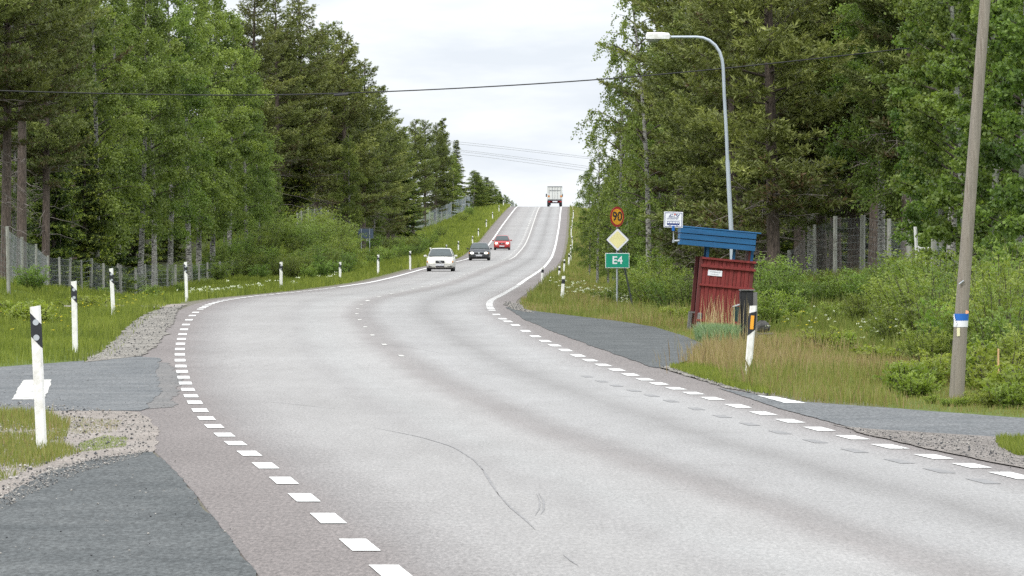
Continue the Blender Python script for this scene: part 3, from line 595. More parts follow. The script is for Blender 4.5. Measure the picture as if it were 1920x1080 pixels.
# white wooden gate frame beside the corner post
gt=empty('gate_frame',at(1735,150)); tag(gt,'pale weathered wooden gate frame with braces beside the thick fence corner post','gate'); O=np.array(gt.location)
def ipos(x,y,Y): return np.array([wx(x,Y),Y,CZ-(y-HOR)*Y/FPX])
for nm,p0,p1,w in [('upright',(1716,425),(1722,535),.075),('upright',(1722,463),(1731,540),.045),('upright',(1730,466),(1741,535),.05),('crossbar',(1718,461),(1732,470),.05),('crossbar',(1727,467),(1745,466),.07),('brace',(1744,500),(1762,590),.075)]:
    g=Geo(); tube(g,np.array([ipos(*p0,149.5),ipos(*p1,149.5)])-O,w/1.6,4,smooth=False); o=g.obj(nm,paint('pale_gate_wood_'+nm,(.66,.66,.64),.8,var=.15) if nm not in M else M[nm],gt)

# trees -----------------------------------------------------------
cnt={}
def ordn(n): return ['first','second','third','fourth','fifth','sixth','seventh','eighth','ninth','tenth','eleventh','twelfth','thirteenth','fourteenth','fifteenth','sixteenth','seventeenth','eighteenth','nineteenth','twentieth'][n] if n<20 else str(n+1)+'th'
NAMES={'pine':('pine_tree','pine tree'),'spruce':('spruce_tree','spruce tree'),'birch':('birch_tree','birch tree'),'lacy':('birch_tree','birch tree'),'aspen':('aspen_tree','aspen tree')}
_fx=[p[0] for p in LF]; _fy=[p[2] for p in LF]
def tree_at(kind,i,x,Y,ytop=None,H=None,wid=1.0,label='',group='trees',rz=None):
    if x>1460: Y=max(Y,np.interp(x,[1446,1480,1527,1566,1618,1667,1703,1752,1800,1850,1905,1960],[212,200,187,181,175,170,162,148,135,122,112,104])+6+(x*5%7))
    if 0<x<512: Y=max(Y,np.interp(x,_fx,_fy)+7+(x*7%9))
    if 515<x<650: Y+=24
    if 520<Y<840 and x<880: x-=16
    X,Y,z=at(x,Y)
    if H is None: H=CZ-(ytop-HOR)*Y/FPX-z
    nm,ct=NAMES[kind]; return plant(kind,i,X,Y,H,nm,label,ct,group,wid=wid,rz=rz)
GL='trees lining the left side of the road'; GR='trees lining the right side of the road'
LT=[('pine',3,-45,205,None,19),('pine',0,10,206,None,19),('pine',3,40,213,None,20),('pine',0,85,262,None,19),('spruce',0,100,232,None,11),('spruce',0,158,243,None,10.5),('spruce',1,195,262,None,13),
('birch',0,226,262,None,18),('birch',1,180,285,None,18.5),('birch',0,262,278,None,19),('birch',0,290,278,None,19),('birch',1,318,300,None,19.5),('birch',0,355,304,None,20),('birch',1,372,350,None,20),('birch',1,398,318,None,20),('birch',0,430,335,15,None),('birch',1,462,348,90,None),('birch',2,488,362,205,None),('birch',2,505,372,330,None),
('spruce',0,318,366,None,8),('spruce',0,345,385,None,8),('birch',2,372,372,None,7),('spruce',0,396,390,None,7.5),('birch',2,420,376,None,7),('spruce',0,440,398,None,7),('birch',2,462,384,None,6),('spruce',0,482,402,None,7),('birch',2,500,392,None,6),('birch',2,655,470,130,None),('birch',2,632,460,300,None),('birch',2,515,412,None,6),('spruce',0,535,425,None,8),('pine',1,470,412,-30,None),('pine',0,520,402,-10,None),('pine',1,562,408,-8,None),('pine',1,592,425,60,None),('pine',1,620,432,38,None),('pine',2,652,446,62,None),('birch',2,655,436,250,None),('pine',1,680,458,112,None),('birch',2,700,470,300,None),('pine',2,706,486,165,None),
('pine',2,728,520,225,None),('birch',2,735,525,310,None),('pine',2,752,556,225,None),('spruce',1,775,600,236,None),('pine',2,790,640,226,None),('pine',1,812,690,223,None),('pine',2,832,730,232,None),('spruce',1,847,770,220,None),('birch',2,865,800,285,None),('spruce',0,872,830,262,None),
('birch',2,886,850,318,None),('spruce',0,893,868,322,None),('birch',2,902,872,329,None),('spruce',0,912,880,331,None),('birch',2,921,890,338,None),('birch',2,929,896,352,None),('spruce',0,937,905,358,None),('birch',2,945,915,364,None),('birch',2,953,930,368,None),('birch',2,961,950,375,None),('birch',2,968,958,381,None),('birch',2,895,905,335,None),('birch',2,915,925,345,None),('birch',2,935,945,362,None)]
c={}
for j,(k,i,x,Y,yt,H) in enumerate(LT):
    kk=NAMES[k][1].split()[0]; c[kk]=c.get(kk,0)+1
    wid={'birch':1.0}.get(k,1.0)
    if Y>840: wid=2.3
    elif k=='pine' and 380<Y<520: wid=1.25
    elif 520<=Y<=840: wid=1.2
    tree_at(k,i,x,Y,yt,H,wid,'%s %s from the left frame edge in the front row left of the road'%(ordn(c[kk]-1),kk),GL)
RT=[('birch',2,1105,345,312,None),('birch',1,1185,275,215,None),('birch',2,1140,305,300,None),('birch',0,1232,262,90,None),('birch',1,1205,300,170,None),('birch',2,1170,255,330,None),('lacy',0,1215,232,None,14.5),('lacy',1,1160,262,95,None),('lacy',1,1120,300,262,None),('birch',2,1150,330,290,None),('birch',2,1245,240,150,None),('pine',1,1275,235,None,18),('pine',2,1250,265,20,None),('pine',0,1330,215,None,19),('pine',1,1392,196,None,17),('pine',2,1340,188,40,None),
('pine',2,1452,172,None,17),('pine',2,1478,180,None,13),('pine',2,1300,204,None,13),('pine',2,1380,184,None,13.5),('pine',1,1425,190,None,16),('pine',2,1490,184,None,14),('pine',1,1540,182,None,16),('pine',2,1600,188,None,14),('pine',2,1355,226,None,15),('spruce',0,1470,210,None,10),('spruce',0,1385,215,None,9),('spruce',0,1415,205,None,9.5),('spruce',0,1330,240,None,10),('birch',1,1520,176,None,15),('pine',0,1500,200,None,18),('pine',3,1565,190,None,18),('pine',1,1600,176,None,17),('pine',3,1640,186,None,18),('birch',0,1652,166,None,15),('spruce',1,1540,225,None,13),('pine',1,1700,170,None,16),
('birch',1,1712,160,None,14),('aspen',0,1752,140,None,11),('aspen',1,1770,128,None,9),('aspen',0,1815,124,None,10.5),('aspen',1,1862,116,None,10),('aspen',0,1905,120,None,11),('aspen',1,1940,108,None,9),('birch',0,1780,150,None,15),('birch',1,1880,146,None,15)]
c={}
for j,(k,i,x,Y,yt,H) in enumerate(RT):
    kk=NAMES[k][1].split()[0]; c[kk]=c.get(kk,0)+1
    tree_at(k,i,x,Y,yt,H,1.0 if k!='pine' else 1.12,'%s %s from the sky gap in the front row right of the road'%(ordn(c[kk]-1),kk),GR, rz=(0.3 if k=='lacy' else None))
rg=random.Random(5)
def fenceX(pts,Y):
    q=sorted((p[2],wx(p[0],p[2])) for p in pts); return float(np.interp(Y,*zip(*q)))
ALLF=LF+LF2+LF3+LF4
placed=[]
def far_enough(X,Y,d): return all((X-a)**2+(Y-b)**2*.6>d*d for a,b in placed)
n=0; tries=0
while n<125 and tries<9000:
    tries+=1; Y=225+(760-225)*rg.random()**1.3; x=rg.uniform(-60,800); X=wx(x,Y)
    if X>fenceX(ALLF,Y)-3 or X>EL(Y)-9 or not far_enough(X,Y,3.0): continue
    placed.append((X,Y)); k='spruce' if rg.random()<.62 else ('pine' if rg.random()<.6 else 'birch')
    H={'spruce':rg.uniform(10,15),'pine':rg.uniform(16,20),'birch':rg.uniform(12,15)}[k]
    # keep the skyline of the photograph: no taller than the row in front
    xs=[-100,430,520,590,640,700,740,760,870,900]; ys=[-300,-60,-20,40,100,190,260,275,300,400]
    Hm=CZ-(np.interp(x,xs,ys)-HOR)*Y/FPX-float(ground(X,Y)); H=min(H,Hm)
    if H<5: continue
    plant(k,rg.randint(0,3) if k=='pine' else rg.randint(0,1),X,Y,H,NAMES[k][0],'dark %s deep in the left forest behind the front row'%NAMES[k][1].split()[0],NAMES[k][1],GL,wid=1.15 if k=='spruce' else 1.0); n+=1
n=0; tries=0
while n<95 and tries<9000:
    tries+=1; Y=185+(620-185)*rg.random()**1.2; x=rg.uniform(1175,2010); X=wx(x,Y)
    if X<fenceX(RF,Y)+3 or X<ER(Y)+11 or not far_enough(X,Y,2.8): continue
    placed.append((X,Y)); k='spruce' if rg.random()<.65 else ('pine' if rg.random()<.7 else 'birch')
    H={'spruce':rg.uniform(10,15),'pine':rg.uniform(15,20),'birch':rg.uniform(12,15)}[k]
    Hm=CZ-(np.interp(x,[1170,1230,1300,1400],[330,150,0,-200])-HOR)*Y/FPX-float(ground(X,Y)); H=min(H,Hm)
    if H<4: continue
    plant(k,rg.randint(0,3) if k=='pine' else rg.randint(0,1),X,Y,H,NAMES[k][0],'dark %s deep in the right forest behind the front row'%NAMES[k][1].split()[0],NAMES[k][1],GR,wid=1.15 if k=='spruce' else 1.0); n+=1

# shrubs: (kind, x, base y or None, Y, height, description)
SH=[]
for x,Y,h in [(548,338,1.9),(566,345,2.3),(590,348,2.4),(615,350,2.2),(645,356,2.0),(578,330,1.3),(605,336,1.4),(675,366,1.1),(556,392,3.2),(590,404,3.8),(625,408,3.8),(650,412,3.0),(632,344,1.3),(702,386,1.0),(728,412,1.6),(752,440,1.7),(745,425,1.2),(780,470,1.6)]: SH.append(('shrub',x,Y,h,'left bank of the road'))
for x,Y,h in [(390,352,1.8),(408,356,2.2),(428,358,2.4),(452,362,2.6),(478,366,2.6),(505,372,2.8),(530,380,2.8),(520,348,1.6),(365,345,1.4),(485,340,1.2),(310,328,1.4),(338,336,1.5),(250,305,1.3),(150,276,1.2)]: SH.append(('shrub',x,Y,h,'foot of the left wire fence'))
for x,Y,h in [(552,372,2.0),(575,380,2.8),(598,386,3.2),(622,392,3.3),(640,398,2.8),(585,366,1.8),(612,370,2.2),(640,378,2.4),(650,388,2.2),(668,404,1.3),(692,412,1.2),(632,362,1.5),(662,372,1.2),(690,396,1.0),(715,424,1.3),(735,446,2.0),(600,352,1.4),(540,352,1.6),(560,358,1.8),(742,470,2.0),(760,482,2.2),(775,500,2.0),(790,520,2.0),(768,460,1.3),(725,410,1.3),(800,560,2.2),(815,600,2.0),(826,640,2.0),(700,450,2.0),(880,790,1.8),(868,745,1.6)]:
    SH.append(('shrub',x,Y,h,'left bank of the road'))
for x,Y,h in [(415,338,1.3),(440,345,1.8),(465,352,2.0),(500,358,2.0),(340,300,.9),(280,262,.8),(60,200,1.1),(200,240,.9)]: SH.append(('shrub',x,Y,h,'foot of the left wire fence'))
for x,Y,h in [(1210,182,1.7),(1235,178,1.9),(1262,170,1.5),(1285,165,1.7),(1180,200,1.2),(1195,215,1.6),(1135,182,.9),(1225,210,2.4),(1260,205,2.4)]: SH.append(('shrub',x,Y,h,'verge behind the road signs'))
for x,Y,h in [(1435,150,1.7),(1462,155,1.8),(1490,150,1.25),(1520,148,1.0),(1552,152,1.1),(1580,148,1.0),(1608,150,1.1),(1640,146,1.2),(1668,140,1.5),(1698,136,1.7),(1720,128,2.0),(1440,128,1.1),(1470,132,1.2),(1665,106,.7),(1505,132,.8),(1560,134,.7),(1620,130,.9),(1670,120,1.5),(1700,116,1.6),(1735,112,1.7),(1760,122,2.0),(1690,104,1.0)]: SH.append(('shrub',x,Y,h,'right verge in front of the fence'))
for x,Y,h in [(1745,92,1.3),(1768,86,1.3),(1730,84,.9),(1750,80,.9),(1780,98,1.8),(1820,88,1.6),(1835,80,1.3),(1858,84,1.8),(1880,80,2.0),(1868,76,1.6),(1900,77,1.9),(1880,92,2.1),(1905,82,1.8),(1925,88,2.2),(1945,78,1.8),(1895,74,1.2),(1850,74,.9),(1915,70,1.0),(1870,100,2.2),(1915,104,2.4),(1822,104,2.0)]: SH.append(('willow',x,Y,h,'beside the leaning utility pole'))
for x,Y,h in [(1698,68.5,.5),(1712,66.5,.4),(1725,70,.5),(1738,72,.55),(1752,74,.5),(1768,73,.45),(1748,64,.16),(1775,63,.13),(1800,62.8,.15),(1822,63,.2),(1835,72,.6),(1850,70.5,.7),(1862,62.5,.28),(1878,68,.65),(1895,64.5,.5),(1905,62,.4),(1922,63.5,.6),(1940,62.5,.6),(1890,72,.8),(1915,70,.75),(1815,73,.55),(1722,67.2,.28),(1845,63.5,.22)]: SH.append(('fern',x,Y,h,'low at the edge of the right side road'))
cc={}
for k,x,Y,h,wh in SH:
    cc[wh]=cc.get(wh,0)+1
    nm={'shrub':'green_shrub','willow':'willow_shrub','fern':'fern_clump'}[k]; ct={'shrub':'shrub','willow':'willow shrub','fern':'fern'}[k]
    lb={'shrub':'bright green leafy shrub','willow':'narrow leaved willow shrub','fern':'low pale green fern clump'}[k]
    i={'shrub':(2 if h>2.1 else (0 if h>1.4 else 1)),'willow':(0 if h>1.4 else 1),'fern':random.randint(0,1)}[k]
    pk='willow' if (k=='shrub' and int(x*3+Y)%3==0) else k
    if pk!=k: i=(0 if h>1.4 else 1)
    X=wx(x,Y); plant(pk,i,X,Y,h,nm,'%s on the %s'%(lb,wh) if 'bank' in wh or 'verge' in wh else '%s %s'%(lb,wh if wh.startswith(('beside','low')) else 'at the '+wh),ct,{'shrub':'shrubs '+wh,'willow':'willows beside the utility pole','fern':'ferns by the side road'}[k],('stem','foliage'),wid=1.25 if k=='shrub' else 1.1)

rw=random.Random(9)
for i in range(46):
    if i<26: Y=rw.uniform(84,135); X=float(ER(Y))+rw.uniform(3.2,9); wh='right verge between the lay by and the shrubs'
    else: Y=rw.uniform(100,185); X=float(EL(Y))-rw.uniform(2.5,9); wh='left verge behind the marker posts'
    if X>.099*Y or X<-.098*Y: continue
    if abs(X-5)<1.3 and 104<Y<121: continue
    plant('fern',i,X,Y,rw.uniform(.35,.75),'weed_clump','low leafy weed clump on the '+wh,'weed','weeds in the '+wh,('stem','foliage'),wid=1.3)
# ------------------------------------------------------------------ grass and ground cover
def blades(name,X,Y,h,w,mat,label,seed,tonef=None,cat='grass',lean=.35,seg=1):
    rg=np.random.default_rng(seed); n=len(X); z=ground(X,Y)-.04; h=h*rg.uniform(.45,1.25,n); w=w*rg.uniform(.7,1.4,n)
    a=rg.uniform(0,2*PI,n); S=np.stack([np.cos(a),np.sin(a),0*a],-1)*w[:,None]/2; b=rg.uniform(0,2*PI,n); ln=rg.uniform(0,lean,n)*h
    P=np.stack([X,Y,z],-1); mid=P+np.stack([np.cos(b)*ln*.35,np.sin(b)*ln*.35,h*.6],-1); tip=P+np.stack([np.cos(b)*ln,np.sin(b)*ln,h],-1)
    V=np.stack([P-S,P+S,mid+S*.8,tip,mid-S*.8],1).reshape(-1,3); i=np.arange(n)[:,None]*5
    t=rg.normal(.45,.2,n) if tonef is None else tonef(X,Y,rg)
    g=Geo(); g.add(V,np.concatenate([i,i+1,i+2,i+3,i+4],1),0,np.clip(t,0,1)); o=g.obj(name,mat,attrs=True); tag(o,label,kind='stuff'); return o
def pnoise(X,Y,s=1.0): return .5+.25*np.sin(X*.9*s+Y*.31*s)+.25*np.sin(X*.37*s-Y*.53*s+1.3)*np.cos(Y*.17*s+X*.11*s)
def scatter(n,y0,y1,lo,hi,seed,pw=1.0):
    rg=np.random.default_rng(seed); u=rg.random(n)
    Y=(y0**(1-pw)+u*(y1**(1-pw)-y0**(1-pw)))**(1/(1-pw)) if pw!=1 else y0*(y1/y0)**u
    return Y,rg
def gauss(n,x,Y,sx,sy,seed): r=np.random.default_rng(seed); Xc=wx(x,Y); return r.normal(Xc,sx,n),r.normal(Y,sy,n)
def inpoly(X,Y,pts):
    P=np.array([ip(*p) for p in pts]); c=np.zeros(len(X),bool)
    for i in range(len(P)):
        (xa,ya),(xb,yb)=P[i],P[(i+1)%len(P)]
        with np.errstate(divide='ignore',invalid='ignore'): c^=((ya>Y)!=(yb>Y))&(X<(xb-xa)*(Y-ya)/(yb-ya)+xa)
    return c
def patch(n,pts,seed):
    rg=np.random.default_rng(seed); P=np.array([ip(*p) for p in pts]); X=rg.uniform(P[:,0].min(),P[:,0].max(),n); Y=rg.uniform(P[:,1].min(),P[:,1].max(),n); ok=inpoly(X,Y,pts); return X[ok],Y[ok]
# left verge
Y,rg2=scatter(330000,88,360,0,0,101,1.6); dist=rg2.random(len(Y))**.85*np.interp(Y,[88,200,300,345,360],[15,15,15,11,9]); X=EL(Y)-EXTL(Y)*.9-.1-dist
ok=(X>-.1*Y-2)&(Y>96); X=X[ok];Y=Y[ok]
GP=[(348,572),(332,590),(304,640),(268,668.5),(158,680.5),(176,670),(198,655),(215,640),(230,624),(246,608),(264,595),(284,585),(312,577)]
ok=~inpoly(X,Y,GP); X=X[ok];Y=Y[ok]
X2,Y2=patch(42000,[(-140,689),(0,687),(118,678),(158,680),(176,669),(198,654),(215,639),(230,623),(246,607),(262,594),(262,572),(120,572),(-140,640)],210); X=np.r_[X,X2]; Y=np.r_[Y,Y2]
blades('grass',X,Y,np.interp(Y,[88,130,200,360],[.22,.26,.26,.34])*(.5+.9*pnoise(X,Y)*pnoise(X,Y,4)*1.6),np.interp(Y,[80,360],[.010,.038]),M['grass'],'bright green grass on the left verge',1,lambda X,Y,r:r.normal(.42,.17,len(X))+.35*(pnoise(X,Y,1.7)-.5)+.15*(pnoise(X,Y,6)-.5))
Y,rg2=scatter(90000,360,900,0,0,102,1.5); X=EL(Y)-.2-rg2.random(len(Y))*np.interp(Y,[360,500,900],[15,11,9])
blades('grass',X,Y,.5*(.5+pnoise(X,Y)),np.interp(Y,[300,900],[.05,.12]),M['grass'],'green grass on the far left bank up to the crest',2,lambda X,Y,r:r.normal(.42,.17,len(X))+.35*(pnoise(X,Y,.8)-.5)+.2*np.interp(EL(Y)-X,[0,3],[1,0]))
# right verge
Y,rg2=scatter(250000,72,175,0,0,103,1.6); X=ER(Y)+.12+rg2.random(len(Y))**.9*14
ok=(X<.1*Y+1.5)&~inpoly(X,Y,LAY)&~((Y<75)&(X>2)&(Y<np.interp(X,[2,3.5,4.5,5.6,9],[71,65.5,63,60,56])))
X=X[ok];Y=Y[ok]
blades('tall_grass',X,Y,np.interp(Y,[70,100,175],[.24,.34,.45])*(.5+.9*pnoise(X,Y)*pnoise(X,Y,4)*1.6)*np.interp(X-ER(Y),[0,.8,2.2],[.3,.5,1])*np.where((X>2.6)&(X<7)&(Y>78)&(Y<121),.45,1)*np.where((X>2.6)&(X<6)&(Y>100)&(Y<121),.5,1)*np.where((X>4.6)&(Y<70),.5,1),np.interp(Y,[70,175],[.008,.017]),M['dry'],'tall mixed green and reddish grass on the right verge',3,lambda X,Y,r:r.normal(.36,.24,len(X))+.55*(pnoise(X,Y,1.1)-.5)+.25*(pnoise(X,Y,5)-.5)-.3*np.clip((X-ER(Y)-3)/3,0,1))
Y,rg2=scatter(26000,58,74,0,0,109,1.2); X=rg2.uniform(2.5,8.5,len(Y)); ok=(Y>np.interp(X,[2,2.8,3.54,4.46,5.6,9],[72,70.2,64.6,62.2,58.8,56]))&(X>ER(Y)+.2); X=X[ok];Y=Y[ok]
blades('tall_grass',X,Y,.3*(.6+.8*pnoise(X,Y))*np.where(X>4.6,.35,1),.008,M['dry'],'mixed grass fringe above the right side road',13,lambda X,Y,r:r.normal(.35,.22,len(X)))
Y,rg2=scatter(150000,160,880,0,0,104,1.7); X=ER(Y)+.35+rg2.random(len(Y))**.9*np.interp(Y,[160,400,880],[14,12,16])
ok=(X<.1*Y+1)&(X<np.interp(Y,[160,300,880],[14,14,30])); X=X[ok];Y=Y[ok]
blades('verge_grass',X,Y,np.interp(Y,[160,880],[.42,.5])*(.5+.8*pnoise(X,Y)),np.interp(Y,[160,880],[.022,.12]),M['dry'],'grass with reddish seed heads on the right bank up to the crest',4,lambda X,Y,r:r.normal(.18,.16,len(X))+.38*np.exp(-((X-ER(Y)-2.2)/1.3)**2)*pnoise(X,Y,.5)+.3*(pnoise(X,Y,.7)-.5))
X,Y=gauss(4200,1368,88,.5,4,41); ok=(X>ER(Y)+.6)&~inpoly(X,Y,LAY); X=X[ok];Y=Y[ok]
blades('seed_grass',X,Y,.34,.008,M['dry'],'reddish seed headed grass beside the amber marker post',14,lambda X,Y,r:r.normal(.72,.14,len(X)))
X=np.concatenate([gauss(1500,x,y,.6,1.5,50+i)[0] for i,(x,y) in enumerate([(1450,84),(1530,80),(1600,78),(1660,76),(1480,96)])]); Y=np.concatenate([gauss(1500,x,y,.6,1.5,50+i)[1] for i,(x,y) in enumerate([(1450,84),(1530,80),(1600,78),(1660,76),(1480,96)])])
blades('seed_grass',X,Y,.38,.007,M['dry'],'patches of reddish brown seed headed grass on the right verge',15,lambda X,Y,r:r.normal(.7,.16,len(X)))
# island by the nearest post, verge tufts near
X,Y=patch(34000,[(-60,775),(60,772),(130,800),(120,835),(150,850),(90,870),(0,905),(-60,935)],201)
blades('island_grass',X,Y,.13*(.4+pnoise(X,Y,3)),.007,M['dry'],'short yellow green grass round the nearest marker post',5,lambda X,Y,r:r.normal(.28,.2,len(X)))
X,Y=patch(16000,[(150,832),(195,818),(240,822),(235,838),(180,846),(140,850)],202)
blades('moss_patch',X,Y,.05,.008,M['fern'],'bright yellow green moss patch on the gravel island',6)
X,Y=patch(4000,[(120,782),(230,790),(215,812),(130,815)],203); blades('sparse_grass',X,Y,.06,.007,M['dry'],'sparse grass on the gravel island',7)
X,Y=patch(22000,[(1255,690),(1330,683),(1420,715),(1445,742),(1400,735),(1330,715)],204); blades('low_grass',X,Y,.12,.01,M['grass'],'low green grass on the tip beside the lay by',8)
X,Y=patch(9000,[(1868,828),(1960,828),(1960,862),(1905,856),(1875,842)],205); blades('low_grass',X,Y,.12,.008,M['grass'],'grass patch at the right frame edge',9)
X,Y=patch(90,[(70,775),(108,775),(118,830),(70,830)],206); blades('dry_stalks',X,Y,.26,.005,M['dry'],'thin reddish stalks behind the nearest marker post',10,lambda X,Y,r:r.uniform(.65,.9,len(X)))
rg3=np.random.default_rng(31)
X,Y=gauss(6500,1343,104.5,.27,.5,32); ok=np.abs(X-wx(1343,104.5))<.38; X=X[ok];Y=Y[ok]; blades('blue_grass',X,Y,.33,.010,M['ryegrass'],'blue green grass clump in front of the red shelter wall',11,lambda X,Y,r:r.uniform(0,1,len(X)),lean=.7)
X,Y=gauss(120,1350,105.5,.3,.3,33); blades('grass_stalks',X,Y,.82,.010,M['straw'],'tall straw coloured grass stalks before the red shelter wall',12,lambda X,Y,r:r.uniform(0,1,len(X)),lean=.2)
X,Y=patch(2600,[(158,682),(185,664),(215,641),(246,609),(300,580),(300,590),(262,612),(240,642),(210,668)],211); blades('sparse_grass',X,Y,.12,.01,M['grass'],'thin grass creeping over the gravel edge on the left',16)
r5=np.random.default_rng(212); X=r5.uniform(8,22,60000); Y=r5.uniform(60,104,60000); ok=(X>.1*Y+1.2)|(Y<78); X=X[ok];Y=Y[ok]; ok=Y>np.interp(X,[8,14,22],[57,51,46])+1; X=X[ok];Y=Y[ok]
blades('tall_grass',X,Y,.32*(.5+pnoise(X,Y)),.010,M['dry'],'tall grass beyond the utility pole above the right side road',17)
# flower heads
def heads(name,X,Y,h,r,mat,label,seed):
    rg=np.random.default_rng(seed); n=len(X); z=ground(X,Y)+h*rg.uniform(.6,1.1,n); Cn=np.stack([X,Y,z],-1); k=7
    Cn=np.repeat(Cn,k,0)+rg.normal(size=(n*k,3))*[r*.6,r*.6,r*.2]; g=Geo(); D=nrm(rg.normal(size=(n*k,3))); leaves(g,Cn,D,r*.7,r*.6,rg.random(n*k),0,rg)
    o=g.obj(name,mat,attrs=True); tag(o,label,kind='stuff')
fl=[wx(x,Y_)+0*Y_ for x,Y_ in []]
r_=np.random.default_rng(77)
Yf=r_.uniform(185,250,330); Xf=ER(Yf)+r_.normal(4.5,1.6,330); heads('cow_parsley',Xf,Yf,.55,.07,M['flower'],'white cow parsley flowers on the right bank by the marker posts',1)
Yf=np.r_[r_.normal(205,5,16),r_.normal(232,5,34),r_.uniform(190,290,14)]; Xf=np.r_[r_.normal(wx(378,205),.3,16),r_.normal(wx(436,232),.8,34),EL(Yf[50:])-r_.uniform(1.5,4,14)]; heads('cow_parsley',Xf,Yf,.5,.09,M['flower'],'white flower heads on the left verge by the road bend',2)
Yf=r_.uniform(86,112,34); Xf=ER(Yf)+r_.uniform(3.2,7,34); heads('cow_parsley',Xf,Yf,.6,.03,M['flower'],'scattered white flower heads on the right verge',3)
Yf=r_.uniform(92,135,60); Xf=ER(Yf)+r_.uniform(3,9,60); heads('buttercups',Xf,Yf,.5,.025,M['buttercup'],'tiny yellow flowers on the right verge',4)
Yf=r_.uniform(100,170,160); Xf=EL(Yf)-r_.uniform(1,7,160); heads('buttercups',Xf,Yf,.35,.03,M['buttercup'],'tiny yellow flowers on the left verge',5)
# stones
def stones(name,X,Y,s0,s1,mats,label,seed,dz=.01):
    rg=np.random.default_rng(seed); n=len(X); s=s0*(s1/s0)**(rg.random(n)**2.2); base=np.array([[1,0,0],[0,1,0],[-1,0,0],[0,-1,0],[0,0,.7],[0,0,-.7],],float)
    V=base[None]*s[:,None,None]*rg.uniform(.6,1.2,(n,6,3)) + rg.normal(size=(n,6,3))*s[:,None,None]*.12
    a=rg.uniform(0,6.28,n); ca,sa=np.cos(a)[:,None],np.sin(a)[:,None]; V=np.stack([V[...,0]*ca-V[...,1]*sa,V[...,0]*sa+V[...,1]*ca,V[...,2]],-1)
    V+=np.stack([X,Y,zr(Y)+dz+s*.25],-1)[:,None]
    T=np.array([[0,1,4],[1,2,4],[2,3,4],[3,0,4],[1,0,5],[2,1,5],[3,2,5],[0,3,5]]); F=(np.arange(n)[:,None,None]*6+T[None]).reshape(-1,3)
    g=Geo(); mi=rg.integers(0,len(mats),n)
    for m_ in range(len(mats)):
        sel=np.repeat(mi==m_,8); 
        if m_==0: g.add(V.reshape(-1,3),F[sel],0)
        else: g.f.append(F[sel].ravel()); q=sel.sum(); g.k.append(np.full(q,3)); g.m.append(np.full(q,m_)); g.t.append(np.full(q,.5)); g.sm.append(np.full(q,False)); g.uv.append(np.zeros((q*3,2)))
    o=g.obj(name,mats); tag(o,label,kind='stuff')
ST=[paint('pebble_light',(.34,.32,.29),.9,var=.2,scale=20),paint('pebble_mid',(.2,.19,.175),.9,var=.2,scale=20),paint('pebble_dark',(.06,.062,.065),.9,var=.2,scale=20)]
X,Y=patch(5200,[(348,572),(332,590),(304,640),(268,668.5),(158,680.5),(176,670),(198,655),(215,640),(230,624),(246,608),(264,595),(284,585),(312,577)],301); stones('gravel_stones',X,Y,.008,.028,ST,'loose grey stones between left verge and road',1,.02)
X,Y=patch(9000,[(-50,755),(89,757),(195,770),(262,775),(288,800),(294,830),(284,850),(178,866),(77,893),(0,940),(-50,960)],302); stones('gravel_stones',X,Y,.004,.021,ST,'loose stones on the gravel island',2,.012)
X,Y=patch(3500,[(-50,945),(0,925),(77,885),(178,860),(284,845),(260,860),(150,890),(60,930),(-50,990)],304); stones('gravel_stones',X,Y,.004,.016,[ST[2],ST[1],ST[1],ST[0]],'dark stones along the edge of the left bay',3,.016)
X,Y=patch(260,[(-50,960),(60,900),(200,860),(330,900),(400,1000),(200,1080),(-50,1080)],305); stones('loose_stones',X,Y,.003,.011,[ST[2],ST[0]],'scattered stones on the left bay',4,.012)
X,Y=patch(5000,[(1560,798),(1600,805),(1712,814),(1925,828),(1925,880),(1850,865),(1720,838),(1620,815)],306); stones('gravel_stones',X,Y,.004,.015,ST,'loose stones below the right side road',5,.016)
X,Y=patch(800,[(-50,700),(118,684),(261,672),(285,700),(280,755),(195,765),(89,752),(-50,751)],307); stones('loose_stones',X,Y,.004,.010,[ST[2],ST[1],ST[0]],'scattered stones on the left side road',6,.012)
X,Y=patch(1500,[(1235,691),(1300,683),(1345,700),(1440,742),(1420,742),(1340,724)],308); stones('gravel_stones',X,Y,.006,.02,ST,'loose stones at the tip beside the lay by',7,.016)
X,Y=patch(1500,[(950,566),(975,572),(1000,588),(960,580),(944,572)],309); stones('gravel_stones',X,Y,.008,.03,ST,'loose stones at the corner of the lay by',8,.016)

X,Y=patch(900,[(330,840),(345,880),(400,955),(450,1003),(500,1068),(470,1070),(410,1003),(362,953),(318,888),(290,850)],311); stones('loose_grit',X,Y,.003,.010,ST,'loose grit along the joint of the left bay',11,.012)
X,Y=patch(1500,[(265,660),(300,640),(330,690),(340,760),(300,800),(290,850),(265,850),(280,770),(250,765)],312); stones('loose_grit',X,Y,.003,.010,ST,'loose grit on the shoulder at the left junction',12,.008)
X,Y=patch(900,[(1230,688),(1440,748),(1600,800),(1900,875),(1900,900),(1590,815),(1430,768),(1200,690)],313); stones('loose_grit',X,Y,.003,.010,ST,'loose grit on the right shoulder',13,.008)
